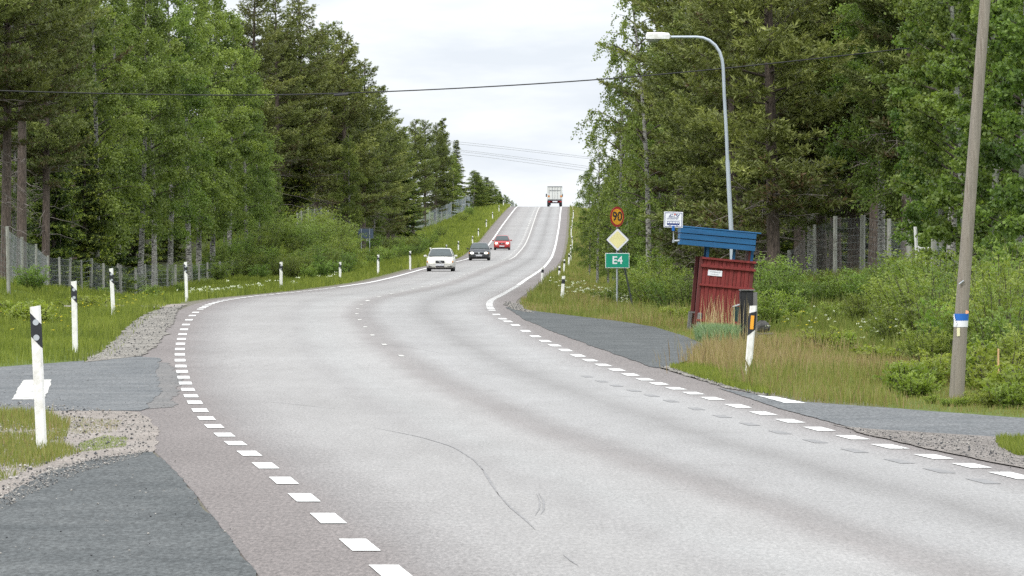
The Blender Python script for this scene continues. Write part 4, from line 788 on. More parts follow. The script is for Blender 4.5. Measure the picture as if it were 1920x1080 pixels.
# ------------------------------------------------------------------ marker posts
def marker(X,Y,zb,H,label,kind='two',lean=0,w=.095,group='marker posts along the road'):
    r_=empty('marker_post',(X,Y,zb),(0,lean,0)); tag(r_,label,'marker post',group)
    g=Geo(); d=.045; sl=.05
    # slightly curved hollow-backed blade: an angled three faced profile
    prof=[(-w/2,.01),(-w*.3,-.012),(w*.3,-.012),(w/2,.01),(w*.3,.03),(-w*.3,.03)]
    n=6; hs=[(-.35,1),(H-.0,1)]
    V=[]
    for (x,y) in prof: V.append((x*.98,y,-.35))
    for (x,y) in prof: V.append((x,y,H-(x/w+.5)*-.012-(.012)))
    F=[[i,(i+1)%n,n+(i+1)%n,n+i] for i in range(n)]; g.add(V,F); g.add(V[n:],[list(range(n))]); g.obj('post_body',M['post_white'],r_)
    bt,bb=H-.12,H-.34; 
    g=Geo(); pr=[(-w/2-.002,.01),(-w*.3,-.0145),(w*.3,-.0145),(w/2+.002,.01)]
    top=[bt+.055,bt+.035,bt-.035,bt-.055]; bot=[bb+.055,bb+.035,bb-.035,bb-.055]
    if kind=='plain': bb=H-.26; bt=H-.13; top=[bt+.02]*4; bot=[bb]*4
    if kind=='amber': top=[bt-.0,bt+.01,bt+.03,bt+.04]; bot=[bb-.11,bb-.09,bb-.03,bb-.01]
    V=[(x,y,z) for (x,y),z in zip(pr,bot)]+[(x,y,z) for (x,y),z in zip(pr,top)]
    g.add(V,[[0,1,5,4],[1,2,6,5],[2,3,7,6]])
    g.obj('black_band',M['black'],r_)
    if kind=='two':
        for zc in (bt-.035,bb+.045):
            g=Geo(); disc(g,(0,-.018,zc),.028,16); g.obj('reflector',M['reflector'],r_)
    elif kind=='amber':
        g=Geo(); box(g,(0,-.02,(bt+bb)/2-.02),(.05,.008,.2),bev=.003); g.obj('reflector',M['orange_reflector'],r_)
    return r_
LP=[(78,845,573),(141,662,527),(213,598,503),(350,563,491),(527,545,491),(637.7,533,491),(709,516.5,477.5),(769,496,463),(807,489,463),(837,485,458),(859.5,472,449.5),(886,456,435),(897,437,418),(912,420,404),(923.6,406,390),(935.6,394,379),(944,389,374.5)]
for i,(x,yb,yt) in enumerate(LP):
    h=yb-yt
    if i<4: X,Y,z=hit(x,yb); H=h*Y/FPX
    else:
        Y=min(1.2*FPX/h,870) if i<7 else float(np.interp(i,[7,16],[350,868])); 
        X=wx(x,Y); ztop=CZ-(yt-HOR)*Y/FPX; z=float(ground(X,Y)); H=max(ztop-z,.7)
        if i>=7: H=min(max(H,.9),1.25)
    marker(X,Y,z,H,'white marker post with dark band on the left verge, '+('nearest of all' if i==0 else '%s along from the nearest'%ordn(i)),lean=[-.045,-.02,-.05,-.03,0][min(i,4)],w=.1 if i<4 else .13)
RP=[(1402,708,573),(1053,585,517),(1016,546,505),(1048,538,508),(1057,515.5,486),(1066,502,475),(1070,490,472),(1070,476,459),(1073,461,443),(1071,440,424),(1073,423,408),(1075,407,394),(1074,395,378)]
for i,(x,yb,yt) in enumerate(RP):
    h=yb-yt
    if i==0: X,Y,z=hit(x,yb); H=h*Y/FPX
    else:
        Y=[0,176,240,290,330,380,440,500,560,640,700,770,850][i]; X=wx(x,Y); ztop=CZ-(yt-HOR)*Y/FPX; z=float(ground(X,Y)); H=max(ztop-z,.8); H=min(H,1.9)
    marker(X,Y,z,H,'white marker post on the right verge, '+('with amber reflector beside the black timber stand' if i==0 else ('tall one left of the speed sign' if i==1 else '%s along towards the crest'%ordn(i-1))),'amber' if i==0 else 'plain',lean=[.08,.07,.05,.04,.05,.04,.03,0,0,0,0,0,0][i],w=.105 if i==0 else .11)

# ------------------------------------------------------------------ signs
def sign_stack():
    X,Y,z=at(1157,176); r_=empty('road_sign_post',(X,Y,z)); tag(r_,'grey post carrying round 90 sign, yellow diamond and green E4 plate','road sign'); s=Y/FPX
    zz=lambda y:CZ-(y-HOR)*Y/FPX-z
    xx=lambda x:(x-1157)*s
    g=Geo(); tube(g,[(0,.05,-.4),(0,.05,zz(400))],.032,10); g.obj('pole',M['galv'],r_)
    g=Geo(); tube(g,[(xx(1190),.6,zz(584)-.1),(xx(1163),.07,zz(462))],.03,8); g.obj('stay_pole',M['steel_dark'],r_)
    # 90, turned away a little
    t=Geo(); R90=19*s; disc(t,(0,0,0),R90,40,thick=.006); o=t.obj('speed_plate',M['sign_red'],r_,(xx(1157),-.03,zz(406.5))); o.rotation_euler=(0,0,R(46))
    t=Geo(); disc(t,(0,-.006,0),R90*.78,36,thick=.004); t.obj('speed_face',M['sign_yellow'],o)
    text_mesh('digits','90',R90*1.28,M['black'],o,(0,-.0105,.0),offset=.006,sx=1.12)
    h=23*s; t=Geo(); c_=(h*1.0)
    def dia(k,y,th,m,nm,par):
        t=Geo(); e=.02*k; q=h*k; polyplate(t,[(-q+e,-e),(-e,-q+e),(e,-q+e),(q-e,-e),(q-e,e),(e,q-e),(-e,q-e),(-q+e,e)],y,th); return t.obj(nm,m,par)
    d0=dia(1,0,.005,M['black'],'diamond_plate',r_); d0.location=(xx(1158),-.03,zz(449.5)); dia(.93,-.005,.004,M['sign_white'],'diamond_border',d0); dia(.73,-.009,.003,M['pale_yellow'],'diamond_face',d0)
    W,Hh=22.5*s*2,28*s; t=Geo(); box(t,(0,0,0),(W,.008,Hh),bev=.002); p=t.obj('route_plate',M['sign_white'],r_,(xx(1157.5),-.03,zz(488.5))); t=Geo(); box(t,(0,-.006,0),(W*.955,.006,Hh*.92)); t.obj('route_face',M['sign_green'],p)
    text_mesh('lettering','E4',Hh*.72,M['sign_white'],p,(0,-.0115,0),offset=.006,sx=1.0)
sign_stack()
def back_sign():
    Y=432; X,_,z=at(686,Y); r_=empty('sign_board',(X,Y,z)); tag(r_,'back of dark blue grey sign board on two posts among shrubs','road sign'); s=Y/FPX; zz=lambda y:CZ-(y-HOR)*Y/FPX-z
    t=Geo(); box(t,(0,0,(zz(429)+zz(447))/2),(28*s,.03,18*s),bev=.01); t.obj('board',M['signback'],r_)
    for dx in (-8.5,7): t=Geo(); tube(t,[(dx*s,-.05,-.3),(dx*s,-.05,zz(428.5))],.035,8); t.obj('pole',M['galv'],r_)
back_sign()

# ------------------------------------------------------------------ bus shelter
def shelter():
    Y0=118.; s=Y0/FPX; xb,yb=1306,612; X0=wx(xb,Y0); Z0=CZ-(yb-HOR)*s
    r_=empty('bus_shelter',(X0,Y0,Z0),(0,R(5.2),0)); tag(r_,'leaning wooden bus shelter with red board walls and blue slatted roof fascia','bus shelter')
    # local axes: x right, z up, origin at foot of the near wall's left edge; depth of shelter along +y
    W=1.13; D=1.5; zb=.12; zt=1.52
    def wall(nm,x0,x1,y,z0,z1,m,axis='x',n=9,label=None):
        g=Geo(); L=x1-x0; bw=L/n
        for i in range(n):
            c=x0+bw*(i+.5); off=(i%2)*.018
            if axis=='x': box(g,(c,y-off,(z0+z1)/2),(bw*(1.0 if i%2 else .9),.022,z1-z0-(.01*(i%3))),bev=.003)
            else: box(g,(y-off,c,(z0+z1)/2),(.022,bw*(1.0 if i%2 else .9),z1-z0-(.01*(i%3))),bev=.003)
        return g.obj(nm,m,r_)
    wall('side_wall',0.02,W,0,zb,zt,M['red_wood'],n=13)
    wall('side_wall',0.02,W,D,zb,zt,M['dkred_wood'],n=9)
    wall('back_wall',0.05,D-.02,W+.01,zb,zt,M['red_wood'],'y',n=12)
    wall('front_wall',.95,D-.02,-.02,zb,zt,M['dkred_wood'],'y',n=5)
    for z,h_,d_ in ((zt+.0,.05,.075),(zt-.17,.06,.065),(.93,.05,.05),(zb+.02,.05,.06)):
        g=Geo(); box(g,(W/2+.02,-.045,z),(W+.08,d_,h_),bev=.006); g.obj('rail',M['red_wood'],r_)
    # corner posts (red, running down to the ground)
    for (x,y) in ((-.02,.03),(-.09,D*.62),(W-.02,.03),(W,D),(-.05,D)):
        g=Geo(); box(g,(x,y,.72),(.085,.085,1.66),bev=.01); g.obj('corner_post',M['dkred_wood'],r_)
    for (x,y) in ((.05,-.01),(-.14,.5),(W-.1,-.01)):
        g=Geo(); box(g,(x,y,.06),(.1,.09,.5),bev=.02); g.obj('foot',M['grey_wood'],r_)
    g=Geo(); box(g,(-.1,.2,.3),(.2,.05,.03)); box(g,(-.08,.8,.3),(.2,.05,.03)); g.obj('rail',M['grey_wood'],r_)
    # blue struts between wall and roof
    for (x,y) in ((.10,.03),(.68,.03),(W-.05,.03),(.1,D-.05),(W-.05,D-.05)):
        g=Geo(); box(g,(x,y,zt+.17),(.065,.07,.36),bev=.006); g.obj('strut',M['blue_wood'],r_)
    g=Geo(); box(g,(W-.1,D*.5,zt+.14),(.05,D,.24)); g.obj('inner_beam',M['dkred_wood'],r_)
    # roof box: slab and three fascia boards on each visible side
    zr0=zt+.24; xl_,xr_=-.55,1.13; yf,yk=-.22,D+.25
    g=Geo(); box(g,((xl_+xr_)/2+.0,(yf+yk)/2,zr0+.2),(xr_-xl_-.06,yk-yf-.06,.33),bev=.01); roof=g.obj('roof',M['black'],r_)
    g=Geo(); box(g,((xl_+xr_)/2+.03,(yf+yk)/2,zr0+.415),(xr_-xl_+.14,yk-yf+.04,.03),bev=.006); g.obj('roof_board',M['blue_wood'],r_)
    for k in range(3):
        zc=zr0+.07+k*.132; ins=.012*(2-k)
        g=Geo(); box(g,((xl_+xr_)/2,yf+ins,zc),(xr_-xl_,.028,.116),bev=.005); g.obj('fascia_board',M['blue_wood'],r_)
        g=Geo(); box(g,(xl_+.014+ins,(yf+yk)/2+.016,zc),(.028,yk-yf-.03,.116),bev=.005); g.obj('fascia_board',M['blue_wood'],r_)
    # white plaque with two lines of faded writing
    zc=1.21; xc=.30; g=Geo(); box(g,(xc,-.036,zc),(.315,.008,.125),bev=.002); pl=g.obj('plaque',M['sign_white'],r_); pl['label']='small white plaque with two faded lines'
    g=Geo(); rr=random.Random(3)
    for ln,(n,x0,z_) in enumerate(((12,-.11,.026),(9,-.085,-.028))):
        for i in range(n):
            xx=xc+x0+i*.0195; hgt=rr.choice([.018,.022,.028]); box(g,(xx,-.0415,zc+z_-i*.0006),(.004,.002,hgt)); 
            if rr.random()<.7: box(g,(xx+.006,-.0415,zc+z_+rr.choice([-1,1])*.007),(.010,.002,.004))
    g.obj('faded_lettering',M['steel_dark'],pl)
    # things seen inside: bench
    g=Geo(); box(g,(W-.25,D/2,.5),(.35,D-.2,.04),bev=.008); g.obj('bench',M['grey_wood'],r_)
    return r_
sh=shelter()
def stop_sign():
    Y=116.; s=Y/FPX; X=wx(1262.5,Y); zz=lambda y:CZ-(y-HOR)*s; z0=zz(455)
    r_=empty('bus_stop_sign',(X,Y,z0)); tag(r_,'white bus stop sign with blue border and bus picture on a bracket','bus stop sign')
    g=Geo(); tube(g,[(.10,.0,.035),(0,0,.03),(0,0,zz(426)-z0)],.022,10); tube(g,[(0,0,.0),(0,0,.06)],.026,10); tube(g,[(0,0,.035),(.13,0,.045)],.022,10); g.obj('bracket_pipe',M['galv'],r_)
    g=Geo(); tube(g,[(0,0,zz(433)-z0),(0,0,zz(423.5)-z0)],[.03,.042],12); g.obj('cap',M['blue'],r_)
    W,H=35.5*s,29.5*s; zc=zz(412)-z0
    g=Geo(); box(g,(0,0,0),(W,.012,H),bev=.004); p=g.obj('sign_plate',M['sign_white'],r_,(0,-.02,zc)); p.rotation_euler=(0,R(1.5),0)
    g=Geo(); e=.022; t_=.011
    for (cx,cz,w,h) in ((0,H/2-e,W-2*e+t_,t_),(0,-H/2+e,W-2*e+t_,t_),(-W/2+e,0,t_,H-2*e-t_),(W/2-e,0,t_,H-2*e-t_)): box(g,(cx,-.0075,cz),(w,.003,h))
    g.obj('border',M['navy'],p)
    # slanted LTV logo from bars with a red ball over the T
    g=Geo(); q=lambda *a:polyplate(g,[(x*W,z*H) for x,z in a],-.008,.003)
    q((-.14,.36),(-.10,.36),(-.17,.24),(-.03,.24),(-.05,.20),(-.245,.20)); q((-.09,.36),(-.01,.36),(-.03,.32),(-.07,.32)); q((.035,.27),(.075,.27),(.035,.20),(-.01,.20)); q((.10,.36),(.25,.36),(.20,.32),(.15,.32)); q((.30,.36),(.345,.36),(.245,.20),(.20,.20),(.11,.31),(.15,.31),(.215,.245))
    g.obj('logo',M['navy'],p)
    g=Geo(); disc(g,(.075*W,-.0085,.345*H),.018,14,thick=.004); g.obj('logo_ball',paint('logo_red',(.55,.06,.02),.4),p)
    text_mesh('lettering','LÄNSTRAFIKEN',.034,M['navy'],p,(.0,-.0075,.135*H),ext=.001); text_mesh('lettering','VÄSTERBOTTEN',.034,M['navy'],p,(-.02,-.0075,.055*H),ext=.001)
    g=Geo(); box(g,(0,-.0075,-.03*H),(W*.72,.002,.003)); box(g,(0,-.0075,-.28*H),(W*.66,.003,.11*H)); box(g,(.0,-.0075,-.115*H),(W*.66,.003,.025*H)); 
    for x in (-.325,-.2,-.05,.1,.24,.325): box(g,(x*W,-.0075,-.18*H),(.008,.003,.12*H))
    for x in (-.18,.2): disc(g,(x*W,-.0085,-.35*H),.02,14,thick=.003)
    g.obj('bus_picture',M['navy'],p)
    g=Geo(); 
    for x in (-.18,.2): disc(g,(x*W,-.0105,-.35*H),.010,12,thick=.003)
    g.obj('bus_wheel_hub',M['sign_white'],p)
stop_sign()
def stand():
    Y=106.; s=Y/FPX; X=wx(1403,Y); z=float(ground(X,Y)); zz=lambda y:CZ-(y-HOR)*s-z
    r_=empty('timber_stand',(X,Y,z),(0,0,R(4))); tag(r_,'black tarred timber stand with grey planks behind the amber marker post','timber stand')
    H=zz(545); xx=lambda x:(x-1403)*s
    g=Geo(); box(g,(xx(1400.5),.06,H/2-.1),(.235,.26,H+.2),bev=.01); g.obj('timber_block',M['black_wood'],r_)
    g=Geo(); box(g,(xx(1388.5),0,H/2-.12),(.035,.1,H+.2),bev=.01); g.obj('plank',M['black_wood'],r_)
    g=Geo(); box(g,(xx(1415.5),0,H/2-.13),(.085,.14,H+.2),bev=.01); g.obj('plank',M['grey_wood'],r_)
    g=Geo(); box(g,(xx(1401),.03,H+.01),(.3,.26,.022),bev=.004); g.obj('top_board',M['grey_wood'],r_)
    b=empty('litter_bin',(X+xx(1380),Y-.05,z+zz(603))); tag(b,'small dark green litter bin hung on the left of the black timber stand','litter bin')
    h=zz(572)-zz(603); g=Geo(); V=[]
    for k,(zz_,w_) in enumerate(((0,.045),(h*.9,.062))): V+=[(-w_,-.07,zz_),(w_,-.07,zz_),(w_,.07,zz_),(-w_,.07,zz_)]
    g.add(V,[[3,2,1,0],[0,1,5,4],[1,2,6,5],[2,3,7,6],[3,0,4,7]]); g.obj('bin_body',M['dark_green'],b)
    g=Geo(); box(g,(.0,0,h*.96),(.145,.16,.03),rot=rotm('Y',R(-18)),bev=.006); g.obj('lid',M['galv'],b)
    # stone on a plank
    X2,Y2,z2=at(1432,107); k_=empty('plank_seat',(X2,Y2,z2)); tag(k_,'low weathered plank lying on the grass right of the timber stand','plank'); g=Geo(); zt2=CZ-(624-HOR)*Y2/FPX-z2; box(g,(0,0,zt2-.02),(.38,.18,.04),bev=.008); g.obj('plank',M['grey_wood'],k_); g=Geo(); box(g,(.1,0,zt2/2-.1),(.06,.12,zt2+.1),bev=.01); box(g,(-.1,0,zt2/2-.1),(.06,.12,zt2+.1),bev=.01); g.obj('leg',M['grey_wood'],k_)
    rg=np.random.default_rng(5); n=14; th=np.linspace(0,PI,8); V=[];F=[]
    for i,t in enumerate(th):
        for j in range(n):
            a=j*2*PI/n; rr=1+.14*math.sin(3*a+i)+.1*rg.normal(); V.append((.155*math.sin(t)*math.cos(a)*rr,.12*math.sin(t)*math.sin(a)*rr,.115*(1-math.cos(t))*(1+.06*rg.normal())))
    for i in range(7):
        for j in range(n): F.append([i*n+j,i*n+(j+1)%n,(i+1)*n+(j+1)%n,(i+1)*n+j])
    g=Geo(); g.add(V,F,smooth=False); o=g.obj('stone',M['stone'],None,(wx(1430,107),107,z2+zt2)); tag(o,'dark rough stone resting on the low plank','stone')
stand()
# ------------------------------------------------------------------ lamp, poles, cables
def lamp():
    Y=142.; s=Y/FPX; xb=1376; X=wx(xb,Y); z=float(ground(X,Y)); zz=lambda y:CZ-(y-HOR)*s-z; xx=lambda x:(x-xb)*s
    r_=empty('street_lamp',(X,Y,z)); tag(r_,'tall grey street lamp with curved arm rising behind the blue shelter roof','street lamp')
    g=Geo(); tube(g,[(0,0,-.5),(xx(1372),0,zz(450)),(xx(1364),0,zz(300))],[.062,.062,.055],14); g.obj('pole',M['lamp_steel'],r_)
    g=Geo(); tube(g,[(xx(x),0,zz(y)) for x,y in [(1364,301),(1362,250),(1358,180),(1356,130),(1354,112),(1349,97),(1341,85),(1330,76),(1318,71),(1305,69.5),(1258,69.5)]],[.045,.045,.043,.042,.042,.041,.04,.04,.038,.036,.034],12); g.obj('arm',M['lamp_steel'],r_)
    g=Geo(); secs=[(1257,66.5,71.5,.04),(1254,62,73,.09),(1240,60.8,73.2,.15),(1213,61,73.5,.17),(1211,65,73,.14)]; V=[];F=[]
    for x,yt,yb,w in secs:
        V+=[(xx(x),-w*.6,zz(yt)),(xx(x),-w,zz(yt)-.05),(xx(x),-w,zz(yb)),(xx(x),w,zz(yb)),(xx(x),w,zz(yt)-.05),(xx(x),w*.6,zz(yt))]
    for i in range(4):
        for j in range(6): F.append([i*6+j,(i+1)*6+j,(i+1)*6+(j+1)%6,i*6+(j+1)%6])
    g.add(V,F); g.add(V[:6],[[0,1,2,3,4,5]]); g.add(V[-6:],[[5,4,3,2,1,0]]); hd=g.obj('lamp_head',M['white'],r_)
    g=Geo(); n=14; V=[];F=[]
    for i,t in enumerate(np.linspace(0,PI/2,6)):
        for j in range(n): a=j*2*PI/n; V.append((xx(1225)+.19*math.cos(t)*math.cos(a),.13*math.cos(t)*math.sin(a),zz(73.4)-.10*math.sin(t)))
    for i in range(5):
        for j in range(n): F.append([i*n+j,(i+1)*n+j,(i+1)*n+(j+1)%n,i*n+(j+1)%n])
    g.add(V,F,smooth=True); g.obj('lamp_glass',paint('lamp_glass',(.22,.24,.2),.15,spec=.8),hd)
lamp()
def upole():
    X,Y,z=at(1792,66.0); s=Y/FPX; r_=empty('utility_pole',(X,Y,z)); tag(r_,'leaning weathered wooden utility pole with blue and white band at right','utility pole')
    zz=lambda y:CZ-(y-HOR)*s-z; xx=lambda x:(x-1792)*s
    g=Geo(); P=[(xx(1791),0,zz(760)-.2),(xx(1802),0,zz(600)),(xx(1824),0,zz(300)),(xx(1847),0,zz(0)),(xx(1868),0,zz(-280))]; tube(g,P,[.098,.084,.073,.067,.06],18); g.obj('pole_shaft',M['pole_wood'],r_)
    up=nrm(np.array([xx(1824)-xx(1791),0,zz(300)-zz(760)]))
    def band(y0,y1,rad,m,nm,a0=0,a1=360,par=r_):
        g=Geo(); n=18; V=[]; f=lambda y:np.array([np.interp(zz(y),[p[2] for p in P],[p[0] for p in P]),0,zz(y)])
        A,B=f(y0),f(y1); aa=np.radians(np.linspace(a0,a1,n+1))
        for c in (A,B):
            for a in aa: V.append(c+np.array([math.cos(a),math.sin(a),0])*rad)
        g.add(V,[[i,i+1,n+2+i,n+1+i] for i in range(n)],smooth=True); return g.obj(nm,m,par)
    bb=band(613,589,.089,M['sign_white'],'white_band'); band(601,588,.091,M['blue'],'blue_band')
    # white slanted letters at the left of the band
    g=Geo()
    for i in range(5):
        a=R(200+i*9); y=592+i*4; c=np.array([xx(1801.5)+.0925*math.cos(a)-.003*i,.0925*math.sin(a),zz(y)]); box(g,c,(.022,.003,.034),rot=rotm('Z',a+PI/2)@rotm('Y',R(25)))
    g.obj('band_lettering',M['sign_white'],bb)
    g=Geo(); box(g,(xx(1796),-.091,zz(622.5)),(.038,.006,.105),bev=.002); g.obj('number_plate',paint('cream_plate',(.7,.66,.42),.5),r_)
    g=Geo(); n=12; V=[(xx(1809)+.036*math.cos(a)*(1.3 if math.cos(a)>0 else .9),-.07,zz(586)+.024*math.sin(a)+.006) for a in np.arange(n)*2*PI/n]; V+= [(v[0],v[1]+.05,v[2]) for v in V]
    g.add(V,[[i,n+i,n+(i+1)%n,(i+1)%n] for i in range(n)]+[]); g.add(V[:n],[list(range(n))]); g.obj('peach_knob',M['peach'],r_)
    g=Geo(); tube(g,[(xx(1797),-.1,zz(533)),(xx(1806),-.105,zz(526))],.012,6); g.obj('metal_clip',M['galv'],r_)
upole()
X,Y,z=at(1872,66.5); g=Geo(); box(g,(0,0,.18),(.022,.022,.72),bev=.003); tag(g.obj('wooden_stake',M['lightwood'],None,(X,Y,CZ-(735-HOR)*Y/FPX)),'thin fresh wooden stake among ferns right of the utility pole','stake')
def cable(pts,rad,mat,label,name='overhead_cable',group=None,n=60):
    P=np.array([ipos(x,y,Y) for x,y,Y in pts]); t=np.linspace(0,1,len(P)); tt=np.linspace(0,1,n); Q=np.stack([np.interp(tt,t,P[:,i]) for i in range(3)],-1)
    for _ in range(30): Q[1:-1]=(Q[:-2]+Q[1:-1]*2+Q[2:])/4
    g=Geo(); tube(g,Q,rad,6); o=g.obj(name,mat); tag(o,label,'cable',group); return o
cable([(-500,150,150),(0,172,150),(300,178,150),(500,180,150),(730,172.5,150),(1000,159,150),(1250,140,150),(1500,114,150),(1760,84,150)],.019,M['cable'],'black overhead cable sagging across the road between the trees')
g=Geo(); tube(g,np.array([ipos(626,178.6,149.9),ipos(653,176.8,149.9)]),.032,8); tag(g.obj('cable_joint',M['cable']),'thick black splice sleeve on the overhead cable','cable sleeve')
for i,(ya,yb,ds) in enumerate([(266,291,'topmost'),(270,294,'second from top'),(281,309,'third from top'),(284,313,'fourth from top'),(289,318,'lowest')]):
    cable([(800,ya-6,800),(900,ya+4,800),(1000,(ya+yb)/2+3,800),(1140,yb+8,800)],.03,M['cable_grey'],'faint grey power line over the crest, %s of the five'%ds,'power_line','power lines over the crest')

# ------------------------------------------------------------------ vehicles
def glassmat(): return paint('car_glass',(.035,.05,.052),.15,var=.4,scale=1.5,spec=.35)
GLASS=glassmat(); LIGHT=paint('lit_headlight',(1,.95,.8),.3,var=.02,emis=2.2); CHROME=paint('chrome',(.6,.62,.64),.2,.9,var=.05); TRIM=paint('car_trim',(.018,.018,.02),.5,var=.1); AMBER=paint('amber_lens',(.6,.22,.03),.3,var=.05); RIM=paint('wheel_rim',(.35,.36,.37),.35,.6,var=.1)
def loft(g,secs,n,mat=0,smooth=True,caps=True):
    V=np.array(secs).reshape(-1,3); K=len(secs); F=[]
    for i in range(K-1):
        for j in range(n-1): F.append([i*n+j,i*n+j+1,(i+1)*n+j+1,(i+1)*n+j])
    g.add(V,F,mat,smooth=smooth)
    if caps:
        g.add(V[:n],[list(range(n))[::-1]],mat); g.add(V[-n:],[list(range(n))],mat)
def car(px,py,Wd,Hc,Ln,paintm,label,kind,name='parked_car'):
    Y=rowY(py); X=wx(px,Y); z=float(zr(Y)); slope=math.atan((float(zr(Y+4))-z)/4); hd=math.atan((XC(Y+5)-XC(Y-5))/10)
    r_=empty(name,(X,Y,z),(slope,0,-float(hd))); tag(r_,label,'car','cars coming towards the camera'); w=Wd/2
    # front at y=0, length towards +y ; half sections from bottom centre round to top centre, mirrored
    bel=.62*Hc; hood=.60*Hc
    def sec(y,wf,zb,zs,zt,cr):  # closed outline
        ww=w*wf; half=[(ww*.55,zb),(ww*.93,zb+.03),(ww*.995,zb+.14),(ww*1.0,zs),(ww*.97,zt-.07),(ww*.86,zt-.01),(ww*.45,zt+cr)]
        return [(x,y,zz_) for x,zz_ in half]+[(-x,y,zz_) for x,zz_ in half[::-1]]+[(half[0][0],y,half[0][1])]
    st=[(0,.74,.30,.42,.50,.0),(.05,.88,.24,.42,.60,.0),(.18,.95,.21,.45,hood*.98-.02,.02),(.5,.985,.20,.48,hood+.03,.03),(1.05,1,.20,.5,bel-.02,.03),(1.3,1,.20,.52,bel,.03),(Ln*.55,1,.20,.52,bel+.03,.02),(Ln-.7,1,.20,.52,bel+.04,.02),(Ln-.15,.96,.24,.52,bel+.02,.01),(Ln,.88,.32,.5,bel-.08,.0)]
    g=Geo(); loft(g,[sec(*s_) for s_ in st],15); g.obj('body',paintm,r_)
    g=Geo(); box(g,(0,Ln*.5,.2),(Wd*.8,Ln-.5,.14)); g.obj('underbody',TRIM,r_)
    # greenhouse
    yb0,yt0,yt1,yb1=1.15,1.95,Ln-.95,Ln-.25
    if kind=='wagon': yt1=Ln-.55; yb1=Ln-.12
    wb,wt=w*.93,w*.70; zt=Hc
    def gs(y,ww,z1): return [(-ww,y,z1[0]),(-ww*.985,y,z1[0]+.02),(-z1[2],y,z1[1]-.06),(-z1[2]*.88,y,z1[1]-.005),(0,y,z1[1]+.02),(z1[2]*.88,y,z1[1]-.005),(z1[2],y,z1[1]-.06),(ww*.985,y,z1[0]+.02),(ww,y,z1[0])]
    g=Geo(); bz=bel-.03
    S=[gs(yb0,wb,(bz,bz+.06,wb*.97)),gs((yb0+yt0)/2,wb,(bz,(bz+zt)/2+.06,(wb+wt)/2)),gs(yt0,wb,(bz,zt-.05,wt*1.02)),gs(yt0+.3,wb,(bz,zt-.01,wt*1.02)),gs((yt0+yt1)/2,wb,(bz,zt,wt*1.03)),gs(yt1,wb,(bz,zt-.04,wt)),gs(yb1,wb*.95,(bz,bz+.08,wb*.9))]
    loft(g,S,9); g.obj('roof',paintm,r_)
    # windscreen: curved sheet proud of the greenhouse
    g=Geo(); rows_=[]
    for t in np.linspace(.0,1,5):
        y=yb0+.0+(yt0-yb0-.04)*t; zt_=bz+.085+(zt-.05-bz-.09)*t; ww=(wb*.93)*(1-t)+wt*.93*t
        rows_.append([(x*ww,y-.03-.09*(1-x*x)*1,zt_+.01+.02*(1-x*x)) for x in np.linspace(-1,1,9)])
    loft(g,rows_,9,caps=False); g.obj('windscreen',GLASS,r_)
    # side windows
    for sd in (-1,1):
        for (ya,yb_) in ((yb0+.5,(yt0+yt1)/2-.1),((yt0+yt1)/2,yt1-.05)):
            g=Geo(); V=[(sd*(wb+.004),ya-.15,bz+.09),(sd*(wb-.01+.004),yb_,bz+.09),(sd*(wt*1.03+.015),yb_-.05,zt-.1),(sd*(wt*1.03+.015),max(ya+.3,yt0),zt-.1)]; g.add(V,[[0,1,2,3]] if sd>0 else [[3,2,1,0]]); g.obj('side_window',GLASS,r_)
        g=Geo(); box(g,(sd*(w+.085),1.32,bel+.07),(.19,.1,.125),bev=.03); box(g,(sd*(w-.02),1.34,bel+.03),(.1,.05,.05)); g.obj('mirror',paintm if kind=='wagon' else TRIM if kind=='sedan' else paintm,r_)
    # wheels
    for sd in (-1,1):
        for yy in (.85,Ln-.85):
            g=Geo(); a=np.arange(22)*2*PI/22; xs=[-.1,-.085,.085,.1]; rr=[.26,.315,.315,.26]
            V=[(sd*(w-.13)+x,yy+rad*math.cos(t),.312+rad*math.sin(t)) for x,rad in zip(xs,rr) for t in a]; F=[[i*22+j,i*22+(j+1)%22,(i+1)*22+(j+1)%22,(i+1)*22+j] for i in range(3) for j in range(22)]
            g.add(V,F,smooth=True); g.add(V[:22],[list(range(22))[::-1]]); g.add(V[-22:],[list(range(22))]); wh=g.obj('wheel',M['rubber'],r_)
            g=Geo(); V=[(sd*(w-.025),yy+.2*math.cos(t),.312+.2*math.sin(t)) for t in a]; g.add(V,[list(range(22))] if sd>0 else [list(range(22))[::-1]]); g.obj('rim',RIM,wh)
    # front face
    hl=hood*.70 if kind!='hatch' else hood*.78
    for sd in (-1,1):
        g=Geo(); n=14; ex,ez=(.15,.085) if kind=='wagon' else (.15,.095); cx=sd*w*.66
        V=[(0+cx,-.0,hl)]; rings=[]
        for q,(k_,yy) in enumerate(((1,.14),(.95,.06),(.7,.01),(.3,-.012))):
            rings.append([(cx+ex*k_*math.cos(t),yy+abs(math.cos(t))*0,hl+ez*k_*math.sin(t)) for t in np.arange(n)*2*PI/n])
        V=sum(rings,[]); F=[[i*n+j,i*n+(j+1)%n,(i+1)*n+(j+1)%n,(i+1)*n+j] for i in range(3) for j in range(n)]; g.add(V,F,smooth=True); g.add(rings[-1],[list(range(n))]); o=g.obj('headlight',LIGHT,r_)
        g=Geo(); box(g,(sd*w*.90,.07,hl),(.08,.1,.10),bev=.02); g.obj('indicator',AMBER,r_)
